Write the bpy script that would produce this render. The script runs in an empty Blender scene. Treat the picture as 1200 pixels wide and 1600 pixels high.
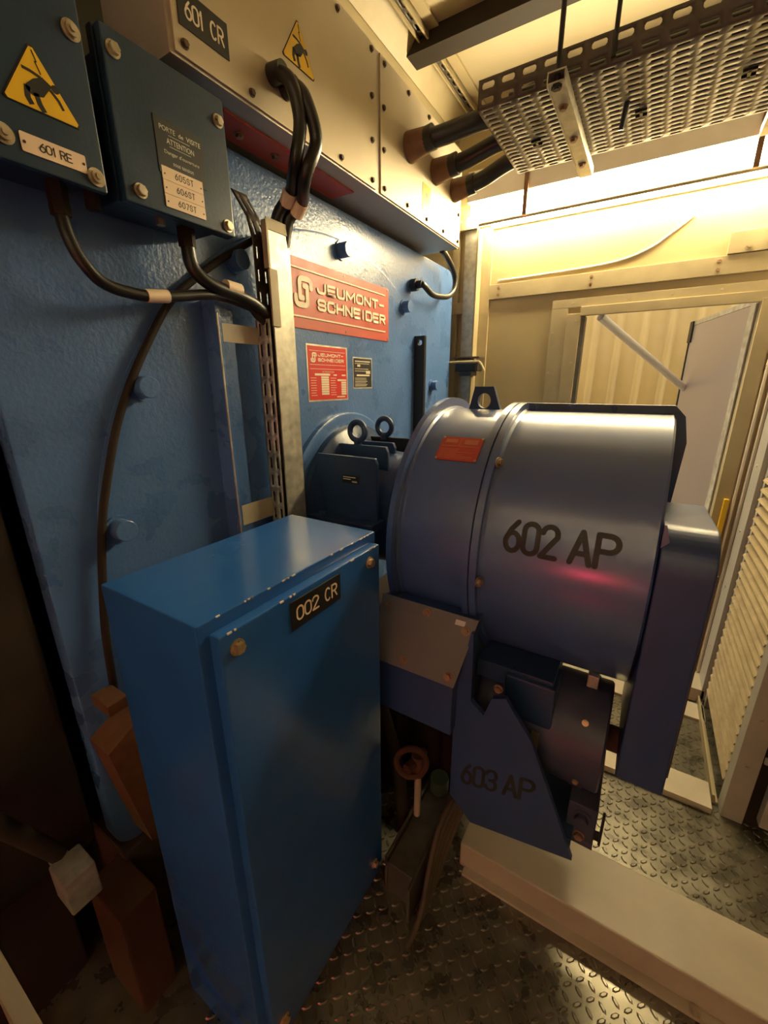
import bpy, bmesh, math, random
from mathutils import Vector, Matrix, Quaternion
random.seed(7)
PI = math.pi
C = bpy.context.scene.collection
SC = bpy.context.scene

# ------------------------------------------------------------------ camera
H = 1.55
yaw, pitch, roll = math.radians(31.66), math.radians(17.15), math.radians(-0.29)
fw = Vector((-math.sin(yaw)*math.cos(pitch), math.cos(yaw)*math.cos(pitch), -math.sin(pitch)))
rt = fw.cross(Vector((0, 0, 1))).normalized()
up = rt.cross(fw)
rt2 = rt*math.cos(roll) + up*math.sin(roll)
up2 = up*math.cos(roll) - rt*math.sin(roll)
cam = bpy.data.cameras.new('camera')
cam.sensor_fit = 'VERTICAL'
cam.sensor_height = 36.0
cam.lens = 650.0/1600.0*36.0
cam.clip_start = 0.02
camo = bpy.data.objects.new('camera', cam)
camo.matrix_world = Matrix(((rt2.x, up2.x, -fw.x, 0), (rt2.y, up2.y, -fw.y, 0), (rt2.z, up2.z, -fw.z, H), (0, 0, 0, 1)))
C.objects.link(camo)
SC.camera = camo

# ------------------------------------------------------------------ light and exposure
WORLD = (1.0, 0.84, 0.60, 1); WORLD_S = 0.9
LAMP_COL = (1.0, 0.81, 0.46, 1); LAMP_S = 36.0          # tube behind its diffuser on the back wall
FILL_COL = (1.0, 0.86, 0.68, 1); FILL_S = 23.0          # unseen fill tube added behind the camera
RED_S = 85.0  # strength of the assumed red lamp, unseen behind the camera
SC.view_settings.view_transform = 'Standard'
SC.view_settings.look = 'None'
SC.view_settings.exposure = 1.40
SC.view_settings.gamma = 1.0
SC.view_settings.use_curve_mapping = False
w = bpy.data.worlds.new('world'); SC.world = w
w.use_nodes = True
w.node_tree.nodes['Background'].inputs[0].default_value = WORLD
w.node_tree.nodes['Background'].inputs[1].default_value = WORLD_S

# ------------------------------------------------------------------ materials
def mat(name, col, rough=0.5, metal=0.0, var=0.12, vscale=6.0, bump=0.0, bscale=120.0, coat=0.0, dirt=None, dscale=3.0, damt=0.5, rvar=0.08, spec=0.5, cior=1.5, crough=0.2):
    m = bpy.data.materials.new(name); m.use_nodes = True
    nt = m.node_tree; N = nt.nodes; L = nt.links
    p = N['Principled BSDF']
    p.inputs['Metallic'].default_value = metal
    p.inputs['Coat Weight'].default_value = coat
    p.inputs['Coat Roughness'].default_value = crough; p.inputs['Coat IOR'].default_value = cior
    p.inputs['Specular IOR Level'].default_value = spec
    tc = N.new('ShaderNodeTexCoord')
    n = N.new('ShaderNodeTexNoise'); n.inputs['Scale'].default_value = vscale; n.inputs['Detail'].default_value = 6
    geo = N.new('ShaderNodeNewGeometry')
    L.new(geo.outputs['Position'], n.inputs['Vector'])
    r = N.new('ShaderNodeMapRange'); r.inputs[1].default_value = 0.3; r.inputs[2].default_value = 0.7
    r.inputs[3].default_value = 1-var; r.inputs[4].default_value = 1+var
    L.new(n.outputs['Fac'], r.inputs[0])
    mul = N.new('ShaderNodeVectorMath'); mul.operation = 'SCALE'
    mul.inputs[0].default_value = col[:3]
    L.new(r.outputs[0], mul.inputs['Scale'])
    out = mul.outputs[0]
    if dirt:
        d = N.new('ShaderNodeTexNoise'); d.inputs['Scale'].default_value = dscale; d.inputs['Detail'].default_value = 8
        d.inputs['Roughness'].default_value = 0.65
        L.new(geo.outputs['Position'], d.inputs['Vector'])
        dr = N.new('ShaderNodeMapRange'); dr.inputs[1].default_value = 0.46; dr.inputs[2].default_value = 0.86; dr.inputs[4].default_value = damt
        L.new(d.outputs['Fac'], dr.inputs[0])
        mx = N.new('ShaderNodeMix'); mx.data_type = 'RGBA'
        L.new(dr.outputs[0], mx.inputs[0]); L.new(out, mx.inputs[6]); mx.inputs[7].default_value = (*dirt[:3], 1)
        out = mx.outputs[2]
    L.new(out, p.inputs['Base Color'])
    rr = N.new('ShaderNodeMapRange'); rr.inputs[1].default_value = 0.3; rr.inputs[2].default_value = 0.7
    rr.inputs[3].default_value = max(0.02, rough-rvar); rr.inputs[4].default_value = min(1, rough+rvar)
    L.new(n.outputs['Fac'], rr.inputs[0]); L.new(rr.outputs[0], p.inputs['Roughness'])
    if bump > 0:
        b = N.new('ShaderNodeTexNoise'); b.inputs['Scale'].default_value = bscale; b.inputs['Detail'].default_value = 2
        L.new(geo.outputs['Position'], b.inputs['Vector'])
        bp = N.new('ShaderNodeBump'); bp.inputs['Strength'].default_value = bump; bp.inputs['Distance'].default_value = 0.002
        L.new(b.outputs['Fac'], bp.inputs['Height']); L.new(bp.outputs[0], p.inputs['Normal'])
    return m

def emit(name, col, s):
    m = bpy.data.materials.new(name); m.use_nodes = True
    nt = m.node_tree; nt.nodes.clear()
    o = nt.nodes.new('ShaderNodeOutputMaterial'); e = nt.nodes.new('ShaderNodeEmission')
    e.inputs[0].default_value = col; e.inputs[1].default_value = s
    nt.links.new(e.outputs[0], o.inputs[0])
    return m

M = {
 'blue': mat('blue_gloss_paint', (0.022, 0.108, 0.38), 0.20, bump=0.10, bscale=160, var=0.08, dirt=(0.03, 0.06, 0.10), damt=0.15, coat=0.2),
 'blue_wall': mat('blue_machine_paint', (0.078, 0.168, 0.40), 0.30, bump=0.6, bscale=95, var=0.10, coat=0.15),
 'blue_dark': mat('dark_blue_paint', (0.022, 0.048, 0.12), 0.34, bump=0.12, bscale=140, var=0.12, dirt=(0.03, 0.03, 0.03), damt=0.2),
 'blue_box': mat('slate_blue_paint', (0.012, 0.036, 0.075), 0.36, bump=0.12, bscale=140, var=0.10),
 'blue_ex': mat('worn_steel_blue_paint', (0.055, 0.105, 0.30), 0.52, bump=0.06, bscale=140, var=0.10, dirt=(0.13, 0.12, 0.11), dscale=4, damt=0.12, coat=1.0, cior=1.75, crough=0.21),
 'blue_guard': mat('deep_blue_paint', (0.026, 0.056, 0.18), 0.42, bump=0.06, bscale=140, var=0.10, coat=0.3, crough=0.25),
 'rust': mat('rust_edge', (0.085, 0.032, 0.018), 0.75, var=0.3, vscale=40),
 'cream': mat('cream_wall_paint', (0.42, 0.33, 0.165), 0.5, var=0.06, vscale=3, bump=0.05, bscale=60, dirt=(0.32, 0.24, 0.12), dscale=2.2, damt=0.35),
 'cream_d': mat('cream_trim_paint', (0.40, 0.33, 0.19), 0.5, var=0.1, vscale=9, dirt=(0.34, 0.26, 0.15), dscale=6, damt=0.45),
 'pale_wall': mat('pale_wall_paint', (0.78, 0.72, 0.60), 0.6, var=0.04, vscale=3),
 'ceil': mat('ceiling_paint', (0.44, 0.37, 0.235), 0.55, var=0.06, vscale=2, dirt=(0.36, 0.29, 0.18), dscale=1.5, damt=0.3),
 'grey': mat('grey_panel_paint', (0.42, 0.40, 0.35), 0.45, var=0.06),
 'steel': mat('stainless_panel', (0.50, 0.43, 0.31), 0.48, metal=0.45, var=0.06, vscale=5, dirt=(0.36, 0.29, 0.20), dscale=3.5, damt=0.4),
 'steel_d': mat('stainless_body', (0.50, 0.44, 0.37), 0.45, metal=0.5, var=0.1, dirt=(0.2, 0.14, 0.1), damt=0.4),
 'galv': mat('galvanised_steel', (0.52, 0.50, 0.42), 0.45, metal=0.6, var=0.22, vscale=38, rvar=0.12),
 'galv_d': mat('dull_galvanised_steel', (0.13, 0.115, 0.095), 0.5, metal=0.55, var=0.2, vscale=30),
 'perf': mat('perforated_sheet_steel', (0.10, 0.082, 0.07), 0.5, metal=0.4, var=0.15, vscale=12),
 'tray': mat('tray_sheet_steel', (0.15, 0.125, 0.09), 0.55, metal=0.3, var=0.15, vscale=12, dirt=(0.12, 0.09, 0.06), damt=0.5),
 'alu': mat('aluminium_sheet', (0.44, 0.395, 0.385), 0.30, metal=0.35, var=0.02, rvar=0.02),
 'plate': mat('checker_plate', (0.23, 0.21, 0.155), 0.30, metal=0.7, var=0.22, vscale=14),
 'chan': mat('painted_channel', (0.52, 0.46, 0.34), 0.42, var=0.08, vscale=8, dirt=(0.3, 0.25, 0.18), damt=0.4),
 'rubber': mat('black_cable_rubber', (0.018, 0.016, 0.014), 0.36, var=0.2),
 'black': mat('black_paint', (0.012, 0.012, 0.014), 0.4),
 'dark': mat('dark_brown_paint', (0.030, 0.022, 0.016), 0.75, var=0.3, vscale=8, spec=0.2),
 'brown': mat('brown_heat_shrink', (0.16, 0.075, 0.035), 0.5, var=0.2, vscale=30),
 'orange': mat('orange_primer', (0.07, 0.030, 0.012), 0.7, var=0.25, vscale=10, dirt=(0.07, 0.04, 0.02), damt=0.6),
 'red': mat('red_plate_paint', (0.50, 0.07, 0.045), 0.45, var=0.08, vscale=25),
 'redbright': mat('bright_red_plate', (0.62, 0.025, 0.02), 0.4, var=0.05),
 'pale': mat('pale_lettering', (0.78, 0.68, 0.52), 0.5, var=0.04),
 'tag': mat('cream_engraved_plastic', (0.82, 0.64, 0.46), 0.45, var=0.04),
 'yellow': mat('yellow_sign', (0.80, 0.50, 0.02), 0.4, var=0.05),
 'ink': mat('black_ink', (0.01, 0.01, 0.01), 0.5, var=0.0),
 'stencil': mat('grey_stencil_paint', (0.022, 0.022, 0.024), 0.55, var=0.1, vscale=30),
 'bolt': mat('zinc_bolt', (0.50, 0.44, 0.33), 0.35, metal=0.8, var=0.2, vscale=60),
 'bolt_r': mat('rusty_bolt', (0.30, 0.19, 0.12), 0.45, metal=0.6, var=0.3, vscale=60),
 'bolt_d': mat('dark_screw', (0.12, 0.085, 0.06), 0.45, metal=0.5, var=0.2, vscale=60),
 'dull_brown': mat('dirty_brown_steel', (0.09, 0.065, 0.042), 0.6, var=0.25, vscale=10),  # dark brown base colour for clamp, hoses and base beam
 'motor': mat('worn_motor_paint', (0.050, 0.052, 0.100), 0.42, var=0.15, vscale=8, dirt=(0.08, 0.07, 0.08), damt=0.3),
 'brass': mat('brass_screw', (0.55, 0.42, 0.26), 0.35, metal=0.8, var=0.2, vscale=60),
 'copper': mat('copper_lug', (0.70, 0.32, 0.18), 0.35, metal=0.8),
 'white': mat('white_sheet', (0.75, 0.72, 0.66), 0.4, var=0.03),
 'louv': mat('louvre_cream', (0.44, 0.35, 0.20), 0.5, var=0.12, vscale=12, dirt=(0.20, 0.13, 0.06), dscale=9, damt=0.6),
 'green': mat('green_paint', (0.03, 0.06, 0.035), 0.5),
 'corr': mat('corrugated_sheet', (0.58, 0.46, 0.22), 0.5, var=0.12, vscale=2.5),
 'lamp': emit('tube_diffuser', LAMP_COL, LAMP_S),
 'lamp2': emit('fill_tube', FILL_COL, FILL_S),
 'assumed_redlamp': emit('assumed_red_lens', (1, 0.05, 0.12, 1), RED_S),
}

# ------------------------------------------------------------------ builders
def finish(bm, ang=34):
    bmesh.ops.recalc_face_normals(bm, faces=bm.faces)
    for f in bm.faces: f.smooth = True
    lim = math.radians(ang)
    for e in bm.edges:
        if len(e.link_faces) == 2:
            try:
                if e.calc_face_angle() > lim: e.smooth = False
            except ValueError: pass

def link_mesh(name, me, m, parent=None, loc=None):
    if m is not None:
        me.materials.clear(); me.materials.append(m)
    o = bpy.data.objects.new(name, me)
    C.objects.link(o)
    if parent is not None: o.parent = parent
    return o

def wloc(o):
    v = Vector(o.location)
    while o.parent is not None:
        o = o.parent; v = v + Vector(o.location)
    return v

class B:
    def __init__(self): self.bm = bmesh.new()
    def box(self, x0, x1, y0, y1, z0, z1, bev=0.0, seg=2):
        b = bmesh.new()
        bmesh.ops.create_cube(b, size=1.0)
        for v in b.verts:
            v.co = Vector(((x0+x1)/2 + v.co.x*(x1-x0), (y0+y1)/2 + v.co.y*(y1-y0), (z0+z1)/2 + v.co.z*(z1-z0)))
        if bev > 0:
            bmesh.ops.bevel(b, geom=list(b.edges), offset=bev, segments=seg, profile=0.5, affect='EDGES')
        self._merge(b); return self
    def _merge(self, b):
        me = bpy.data.meshes.new('t'); b.to_mesh(me); b.free()
        self.bm.from_mesh(me); bpy.data.meshes.remove(me)
    def cyl(self, p0, p1, r, seg=24, r1=None, caps=True):
        p0, p1 = Vector(p0), Vector(p1); d = p1-p0
        q = d.to_track_quat('Z', 'Y'); r1 = r if r1 is None else r1
        a = []; c = []
        for i in range(seg):
            t = 2*PI*i/seg
            o = q @ Vector((math.cos(t), math.sin(t), 0))
            a.append(self.bm.verts.new(p0+o*r)); c.append(self.bm.verts.new(p1+o*r1))
        for i in range(seg):
            j = (i+1) % seg
            self.bm.faces.new((a[i], a[j], c[j], c[i]))
        if caps:
            self.bm.faces.new(a[::-1]); self.bm.faces.new(c)
        return self
    def tube(self, pts, r, seg=12, smooth=True):
        pts = [Vector(p) for p in pts]
        if smooth and len(pts) > 2: pts = spline(pts, 6)
        rings = []
        up_ = Vector((0, 0, 1))
        prev = None
        for i, p in enumerate(pts):
            t = (pts[min(i+1, len(pts)-1)]-pts[max(i-1, 0)]).normalized()
            if prev is None:
                u = t.cross(up_)
                if u.length < 1e-3: u = t.cross(Vector((1, 0, 0)))
                u.normalize()
            else:
                u = (prev - t*prev.dot(t)).normalized()
            prev = u; v = t.cross(u)
            rings.append([self.bm.verts.new(p+u*r*math.cos(2*PI*k/seg)+v*r*math.sin(2*PI*k/seg)) for k in range(seg)])
        for a, b in zip(rings, rings[1:]):
            for k in range(seg):
                l = (k+1) % seg
                self.bm.faces.new((a[k], a[l], b[l], b[k]))
        self.bm.faces.new(rings[0][::-1]); self.bm.faces.new(rings[-1])
        return self
    def lathe_x(self, prof, yc, zc, seg=96, a0=0, a1=2*PI, close=False):
        full = abs(a1-a0-2*PI) < 1e-6
        n = seg if full else seg+1
        rings = []
        for x, r in prof:
            ring = []
            for k in range(n):
                a = a0+(a1-a0)*k/seg
                ring.append(self.bm.verts.new((x, yc+r*math.cos(a), zc+r*math.sin(a))))
            rings.append(ring)
        pairs = list(zip(rings, rings[1:]))
        if close: pairs.append((rings[-1], rings[0]))
        for a, b in pairs:
            for k in range(seg):
                l = (k+1) % n
                self.bm.faces.new((a[k], a[l], b[l], b[k]))
        if not close and full:
            for ring in (rings[0], rings[-1]):
                if (ring[0].co-ring[seg//2].co).length > 1e-4: self.bm.faces.new(ring)
        return self
    def prism(self, poly, axis, c0, c1, bev=0.0):
        b = bmesh.new()
        def mk(p, c):
            if axis == 'x': return (c, p[0], p[1])
            if axis == 'y': return (p[0], c, p[1])
            return (p[0], p[1], c)
        a = [b.verts.new(mk(p, c0)) for p in poly]; d = [b.verts.new(mk(p, c1)) for p in poly]
        n = len(poly)
        b.faces.new(a[::-1]); b.faces.new(d)
        for i in range(n):
            j = (i+1) % n
            b.faces.new((a[i], a[j], d[j], d[i]))
        bmesh.ops.recalc_face_normals(b, faces=b.faces)
        if bev > 0:
            bmesh.ops.bevel(b, geom=list(b.edges), offset=bev, segments=2, profile=0.5, affect='EDGES')
        self._merge(b); return self
    def torus(self, c, n, R, r, seg=32, ms=12):
        c = Vector(c); q = Vector(n).to_track_quat('Z', 'Y')
        rings = []
        for i in range(seg):
            a = 2*PI*i/seg; d = Vector((math.cos(a), math.sin(a), 0))
            rings.append([self.bm.verts.new(c + q @ (d*(R+r*math.cos(2*PI*k/ms)) + Vector((0, 0, r*math.sin(2*PI*k/ms))))) for k in range(ms)])
        for i in range(seg):
            a, b = rings[i], rings[(i+1) % seg]
            for k in range(ms):
                l = (k+1) % ms
                self.bm.faces.new((a[k], a[l], b[l], b[k]))
        return self
    def quadpts(self, pts):
        self.bm.faces.new([self.bm.verts.new(p) for p in pts]); return self
    def ringplate(self, outer, hole, axis, c0, c1):
        """plate with one hole: outer and hole polygons with the same vertex count"""
        def mk(p, c):
            if axis == 'x': return (c, p[0], p[1])
            if axis == 'y': return (p[0], c, p[1])
            return (p[0], p[1], c)
        V = self.bm.verts.new
        o0 = [V(mk(p, c0)) for p in outer]; h0 = [V(mk(p, c0)) for p in hole]
        o1 = [V(mk(p, c1)) for p in outer]; h1 = [V(mk(p, c1)) for p in hole]
        n = len(outer); F = self.bm.faces.new
        for i in range(n):
            j = (i+1) % n
            F((o0[i], o0[j], h0[j], h0[i])); F((o1[i], o1[j], h1[j], h1[i]))
            F((o0[i], o0[j], o1[j], o1[i])); F((h0[i], h0[j], h1[j], h1[i]))
        return self
    def build(self, name, m, parent=None, ang=34):
        bmesh.ops.remove_doubles(self.bm, verts=self.bm.verts, dist=1e-6)
        finish(self.bm, ang)
        lo = Vector([min(v.co[i] for v in self.bm.verts) for i in range(3)])
        hi = Vector([max(v.co[i] for v in self.bm.verts) for i in range(3)])
        c = (lo+hi)/2
        if parent is None: c.z = lo.z
        for v in self.bm.verts: v.co -= c
        me = bpy.data.meshes.new(name); self.bm.to_mesh(me); self.bm.free()
        o = link_mesh(name, me, M[m] if isinstance(m, str) else m, parent)
        wn = o.modifiers.new('weighted', 'WEIGHTED_NORMAL'); wn.keep_sharp = True
        o.location = c - (wloc(parent) if parent is not None else Vector((0, 0, 0)))
        return o

def spline(p, k):
    out = []
    n = len(p)
    for i in range(n-1):
        a = p[max(i-1, 0)]; b = p[i]; c = p[i+1]; d = p[min(i+2, n-1)]
        for j in range(k):
            t = j/k
            out.append(0.5*((2*b)+(c-a)*t+(2*a-5*b+4*c-d)*t*t+(3*b-a-3*c+d)*t**3))
    out.append(p[-1]); return out

def tag(o, label, cat, group=None):
    o['label'] = label; o['category'] = cat
    if group: o['group'] = group
    return o
def thing(name, loc, label, cat, group=None):
    o = bpy.data.objects.new(name, None); o.empty_display_size = 0.05
    o.location = loc; C.objects.link(o)
    return tag(o, label, cat, group)
def struct(o): o['kind'] = 'structure'; return o

_bolt = {}
def bolt(parent, pos, n, s, m='bolt', name='bolt', style='hex'):
    """head with washer, seated at pos, axis n; s = head radius"""
    key = (round(s, 4), style, m)
    if key not in _bolt:
        b = B()
        if style == 'hex':
            b.cyl((0, 0, -0.001), (0, 0, s*0.25), s*1.35, 20); b.cyl((0, 0, s*0.25), (0, 0, s*1.0), s, 6)
            b.cyl((0, 0, s*1.0), (0, 0, s*1.08), s*0.8, 12)
        elif style == 'flat':
            b.cyl((0, 0, -0.001), (0, 0, s*0.35), s, 16, r1=s*0.85)
        elif style == 'stud':
            b.cyl((0, 0, -0.001), (0, 0, s*0.3), s*1.5, 20); b.cyl((0, 0, s*0.3), (0, 0, s*0.9), s, 20); b.cyl((0, 0, s*0.9), (0, 0, s*1.3), s*0.5, 12)
        elif style == 'long':
            b.cyl((0, 0, -0.001), (0, 0, s*0.2), s*1.3, 24); b.cyl((0, 0, s*0.2), (0, 0, s*1.5), s, 24); b.cyl((0, 0, s*1.5), (0, 0, s*1.55), s, 24, r1=s*0.93)
        bm = b.bm; finish(bm); me = bpy.data.meshes.new(name); bm.to_mesh(me); bm.free()
        me.materials.append(M[m]); _bolt[key] = me
    o = bpy.data.objects.new(name, _bolt[key]); C.objects.link(o)
    o.rotation_mode = 'QUATERNION'; o.rotation_quaternion = Vector(n).to_track_quat('Z', 'Y')
    o.parent = parent; o.location = Vector(pos) - wloc(parent)
    return o

def _arc(cx, cy, rx, ry, a0, a1, n=8):
    return [(cx+rx*math.cos(math.radians(a0+(a1-a0)*k/n)), cy+ry*math.sin(math.radians(a0+(a1-a0)*k/n))) for k in range(n+1)]
def _rr(x0, x1, y0, y1, r, ra):
    """corner arcs of a rounded box; r horizontal, ra vertical radius"""
    return (_arc(x1-r, y1-ra, r, ra, 0, 90, 5), _arc(x0+r, y1-ra, r, ra, 90, 180, 5), _arc(x0+r, y0+ra, r, ra, 180, 270, 5), _arc(x1-r, y0+ra, r, ra, 270, 360, 5))
def glyph(c, w, k):
    """centre lines of one capital or figure, w wide and 1 high; k = corner radius as a share of the width"""
    r = w*k; ra = min(0.5, r if k < 0.4 else 0.32) if k < 0.4 else min(0.5, w*0.5)
    h = 0.5
    tr, tl, bl, br = _rr(0, w, 0, 1, r, ra)
    u1, u2, u3, u4 = _rr(0, w, h, 1, r, min(ra, 0.25))
    l1, l2, l3, l4 = _rr(0, w, 0, h, r, min(ra, 0.25))
    G = {
     '0': [tr+tl+bl+br+[tr[0]]], 'O': [tr+tl+bl+br+[tr[0]]],
     '1': [[(w*0.12, 0.76), (w*0.55, 1), (w*0.55, 0)]],
     '2': [u2[::-1]+u1[::-1]+[(w, 0.68), (0, 0), (w, 0)] if k >= 0.4 else u2[::-1]+u1[::-1]+u4[::-1]+l2+[(0, 0), (w, 0)]],
     '3': [u2[::-1]+u1[::-1]+[(w, 0.72)]+u4[::-1]+[(w*0.4, h)], [(w*0.4, h)]+l1[::-1]+l4[::-1]+l3[::-1]],
     '5': [[(w*0.95, 1), (w*0.1, 1), (0, 0.56)]+[(w*0.2, 0.60)]+_arc(w-r, 0.33, r, 0.27, 80, 0, 5)+br[::-1][:6]+bl[::-1]],
     '6': [[(w*0.78, 1)]+[(w*0.32, 0.72), (0, 0.36)]+_arc(w/2, 0.31, w/2, 0.31, 180, 540, 20)],
     '7': [[(0, 1), (w, 1), (w*0.35, 0)]],
     'A': [[(0, 0), (w/2, 1), (w, 0)], [(w*0.17, 0.32), (w*0.83, 0.32)]],
     'C': [_arc(w/2, 0.5, w/2, 0.5, 48, 312, 20)] if k >= 0.4 else [[(w, 0.70)]+tr[1:]+tl+bl+br[:-1]+[(w, 0.30)]], 'D': [[(0, 0), (0, 1), (w-r, 1)]+tr[::-1]+br[::-1]+[(0, 0)]],
     'E': [[(w, 1), (0, 1), (0, 0), (w, 0)], [(0, 0.52), (w*0.9, 0.52)]],
     'H': [[(0, 0), (0, 1)], [(w, 0), (w, 1)], [(0, 0.52), (w, 0.52)]], 'I': [[(w/2, 0), (w/2, 1)]],
     'J': [[(w, 1)]+[br[-1]]+br[::-1]+bl[::-1]+[(0, 0.34)]],
     'L': [[(0, 1), (0, 0), (w, 0)]], 'M': [[(0, 0), (0, 1), (w/2, 0.25), (w, 1), (w, 0)]],
     'N': [[(0, 0), (0, 1), (w, 0), (w, 1)]], 'P': [[(0, 0), (0, 1), (w-r, 1)]+u1[::-1]+[u4[-1]]+u4[::-1]+[(0, h)]],
     'R': [[(0, 0), (0, 1), (w-r, 1)]+u1[::-1]+[u4[-1]]+u4[::-1]+[(0, h)], [(w*0.5, h), (w, 0)]],
     'S': [[(w, 0.76)]+u1+u2+u3+l1[::-1]+l4[::-1]+l3[::-1]+[(0, 0.24)]],
     'T': [[(0, 1), (w, 1)], [(w/2, 1), (w/2, 0)]], 'U': [[(0, 1)]+bl+br+[(w, 1)]],
     'V': [[(0, 1), (w/2, 0), (w, 1)]], '-': [[(0, 0.52), (w*0.8, 0.52)]],
    }
    out = []
    for pl in G[c]:
        q = [pl[0]]
        for p in pl[1:]:
            if abs(p[0]-q[-1][0])+abs(p[1]-q[-1][1]) > 1e-4: q.append(p)
        out.append(q)
    return out
def letters(s, u0, v0, wd, ht, th=0.12, k=0.5, gap=0.30, wide=None):
    """engraved-style lettering filling the box u0, v0, wd, ht; th = stroke as a share of the height"""
    wide = wide or {}
    t = th*ht; n = len(s)
    rel = [wide.get(c, 0.45 if c in 'I1' else (1.25 if c == 'M' else (0.55 if c == ' ' else 1.0))) for c in s]
    cell = (wd-t)/(sum(rel)+gap*(n-1)); x = u0+t/2; out = []
    for c, q in zip(s, rel):
        if c != ' ':
            wch = cell*q
            for pl in glyph(c, wch/(ht-t), k):
                pts = [(x+p[0]*(ht-t), v0+t/2+p[1]*(ht-t)) for p in pl]
                for a, b in zip(pts, pts[1:]):
                    out.append(('seg', a, b, t))
        x += cell*(q+gap)
    return [('stroke', pts_s, t, 0, 0, 0) for pts_s in [[(a, b) for _, a, b, _ in out]]]
def text_mesh(s, bold=0.0):
    cu = bpy.data.curves.new('txt', 'FONT'); cu.body = s; cu.size = 1.0; cu.offset = bold; cu.resolution_u = 4
    o = bpy.data.objects.new('txt', cu); C.objects.link(o)
    bpy.context.view_layer.update()
    dg = bpy.context.evaluated_depsgraph_get()
    me = bpy.data.meshes.new_from_object(o.evaluated_get(dg))
    bpy.data.objects.remove(o); bpy.data.curves.remove(cu)
    return me
def text(parent, items, m, fmap, name='lettering', depth=0.0008, sub=0):
    """items: list of (string, u0, v0, width, height, bold); fmap(u, v, d) -> world point"""
    bm = bmesh.new()
    for s, u0, v0, wd, ht, bold in items:
        if s == 'stroke':  # u0: list of segments, v0: stroke width
            t = v0; segs_ = []
            for a, c in u0:
                n_ = max(1, int(math.hypot(c[0]-a[0], c[1]-a[1])/sub)) if sub else 1
                for q in range(n_): segs_.append(((a[0]+(c[0]-a[0])*q/n_, a[1]+(c[1]-a[1])*q/n_), (a[0]+(c[0]-a[0])*(q+1)/n_, a[1]+(c[1]-a[1])*(q+1)/n_)))
            for a, c in segs_:
                dx, dy = c[0]-a[0], c[1]-a[1]; L_ = math.hypot(dx, dy) or 1; dx, dy = dx/L_*t/2, dy/L_*t/2
                lift = 1e-5*random.random()
                pl = [(a[0]-dy, a[1]+dx)] + [(a[0]-dx*math.cos(q)-dy*math.sin(q+PI/2) if False else a[0]+(-dx)*math.sin(q)-dy*math.cos(q), a[1]+(-dy)*math.sin(q)+dx*math.cos(q)) for q in (PI/4, PI/2, 3*PI/4)] + [(a[0]+dy, a[1]-dx), (c[0]+dy, c[1]-dx)] + [(c[0]+dx*math.sin(q)+dy*math.cos(q), c[1]+dy*math.sin(q)-dx*math.cos(q)) for q in (PI/4, PI/2, 3*PI/4)] + [(c[0]-dy, c[1]+dx)]
                bm.faces.new([bm.verts.new((p[0], p[1], lift)) for p in pl])
            continue
        if s is None:      # a bar
            vs = [(u0, v0), (u0+wd, v0), (u0+wd, v0+ht), (u0, v0+ht)]
            f = bm.faces.new([bm.verts.new((a, b, 0)) for a, b in vs]); continue
        if isinstance(s, list):   # polygon
            bm.faces.new([bm.verts.new((u0+a*wd, v0+b*ht, 0)) for a, b in s]); continue
        me = text_mesh(s, bold)
        xs = [v.co.x for v in me.vertices]; ys = [v.co.y for v in me.vertices]
        x0, x1, y0, y1 = min(xs), max(xs), min(ys), max(ys)
        for v in me.vertices:
            v.co.x = u0+(v.co.x-x0)/(x1-x0)*wd; v.co.y = v0+(v.co.y-y0)/(y1-y0)*ht
        bm.from_mesh(me); bpy.data.meshes.remove(me)
    bmesh.ops.remove_doubles(bm, verts=bm.verts, dist=1e-7)
    r = bmesh.ops.extrude_face_region(bm, geom=list(bm.faces))
    for g in r['geom']:
        if isinstance(g, bmesh.types.BMVert): g.co.z += depth
    for v in bm.verts: v.co = Vector(fmap(v.co.x, v.co.y, v.co.z))
    b = B(); b.bm.free(); b.bm = bm
    return b.build(name, m, parent)
def onx(x): return lambda u, v, d: (x+d, u, v)            # facing +X: right = +Y
def ony(y): return lambda u, v, d: (u, y-d, v)            # facing -Y: right = +X
def stroke(pts, wd):
    """outline polygon of a polyline of width wd, mitred"""
    L_, R_ = [], []
    P_ = [Vector(p).to_2d() if len(p) > 2 else Vector(p) for p in pts]
    for i, p in enumerate(P_):
        a = (P_[i]-P_[i-1]).normalized() if i else None
        b = (P_[i+1]-P_[i]).normalized() if i < len(P_)-1 else None
        if a is None: n = Vector((-b.y, b.x)); k = 1
        elif b is None: n = Vector((-a.y, a.x)); k = 1
        else:
            n = Vector((-(a+b).y, (a+b).x)).normalized(); k = 1/max(0.4, n.dot(Vector((-a.y, a.x))))
        L_.append(p+n*wd/2*k); R_.append(p-n*wd/2*k)
    return [tuple(v) for v in L_+R_[::-1]]
def rrect(x0, x1, y0, y1, r, n=4):
    out = []
    for cx, cy, a in ((x1-r, y1-r, 0), (x0+r, y1-r, 90), (x0+r, y0+r, 180), (x1-r, y0+r, 270)):
        for k in range(n+1):
            t = math.radians(a+90*k/n); out.append((cx+r*math.cos(t), cy+r*math.sin(t)))
    return out
def logo(u, v, wd, ht):
    """the double hook mark: two interlocking strokes"""
    t = 0.19*wd
    a = [(0.93, 0.66), (0.93, 0.78)] + _arc(0.75, 0.80, 0.18, 0.12, 0, 90, 5) + _arc(0.48, 0.80, 0.18, 0.12, 90, 180, 5) + [(0.30, 0.31), (0.46, 0.31)]
    b = [(1-p, 1-q) for p, q in a]
    segs = []
    for pl in (a, b):
        q = [(u+p[0]*wd, v+p[1]*ht) for p in pl]
        segs += list(zip(q, q[1:]))
    return [('stroke', segs, t, 0, 0, 0)]
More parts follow.
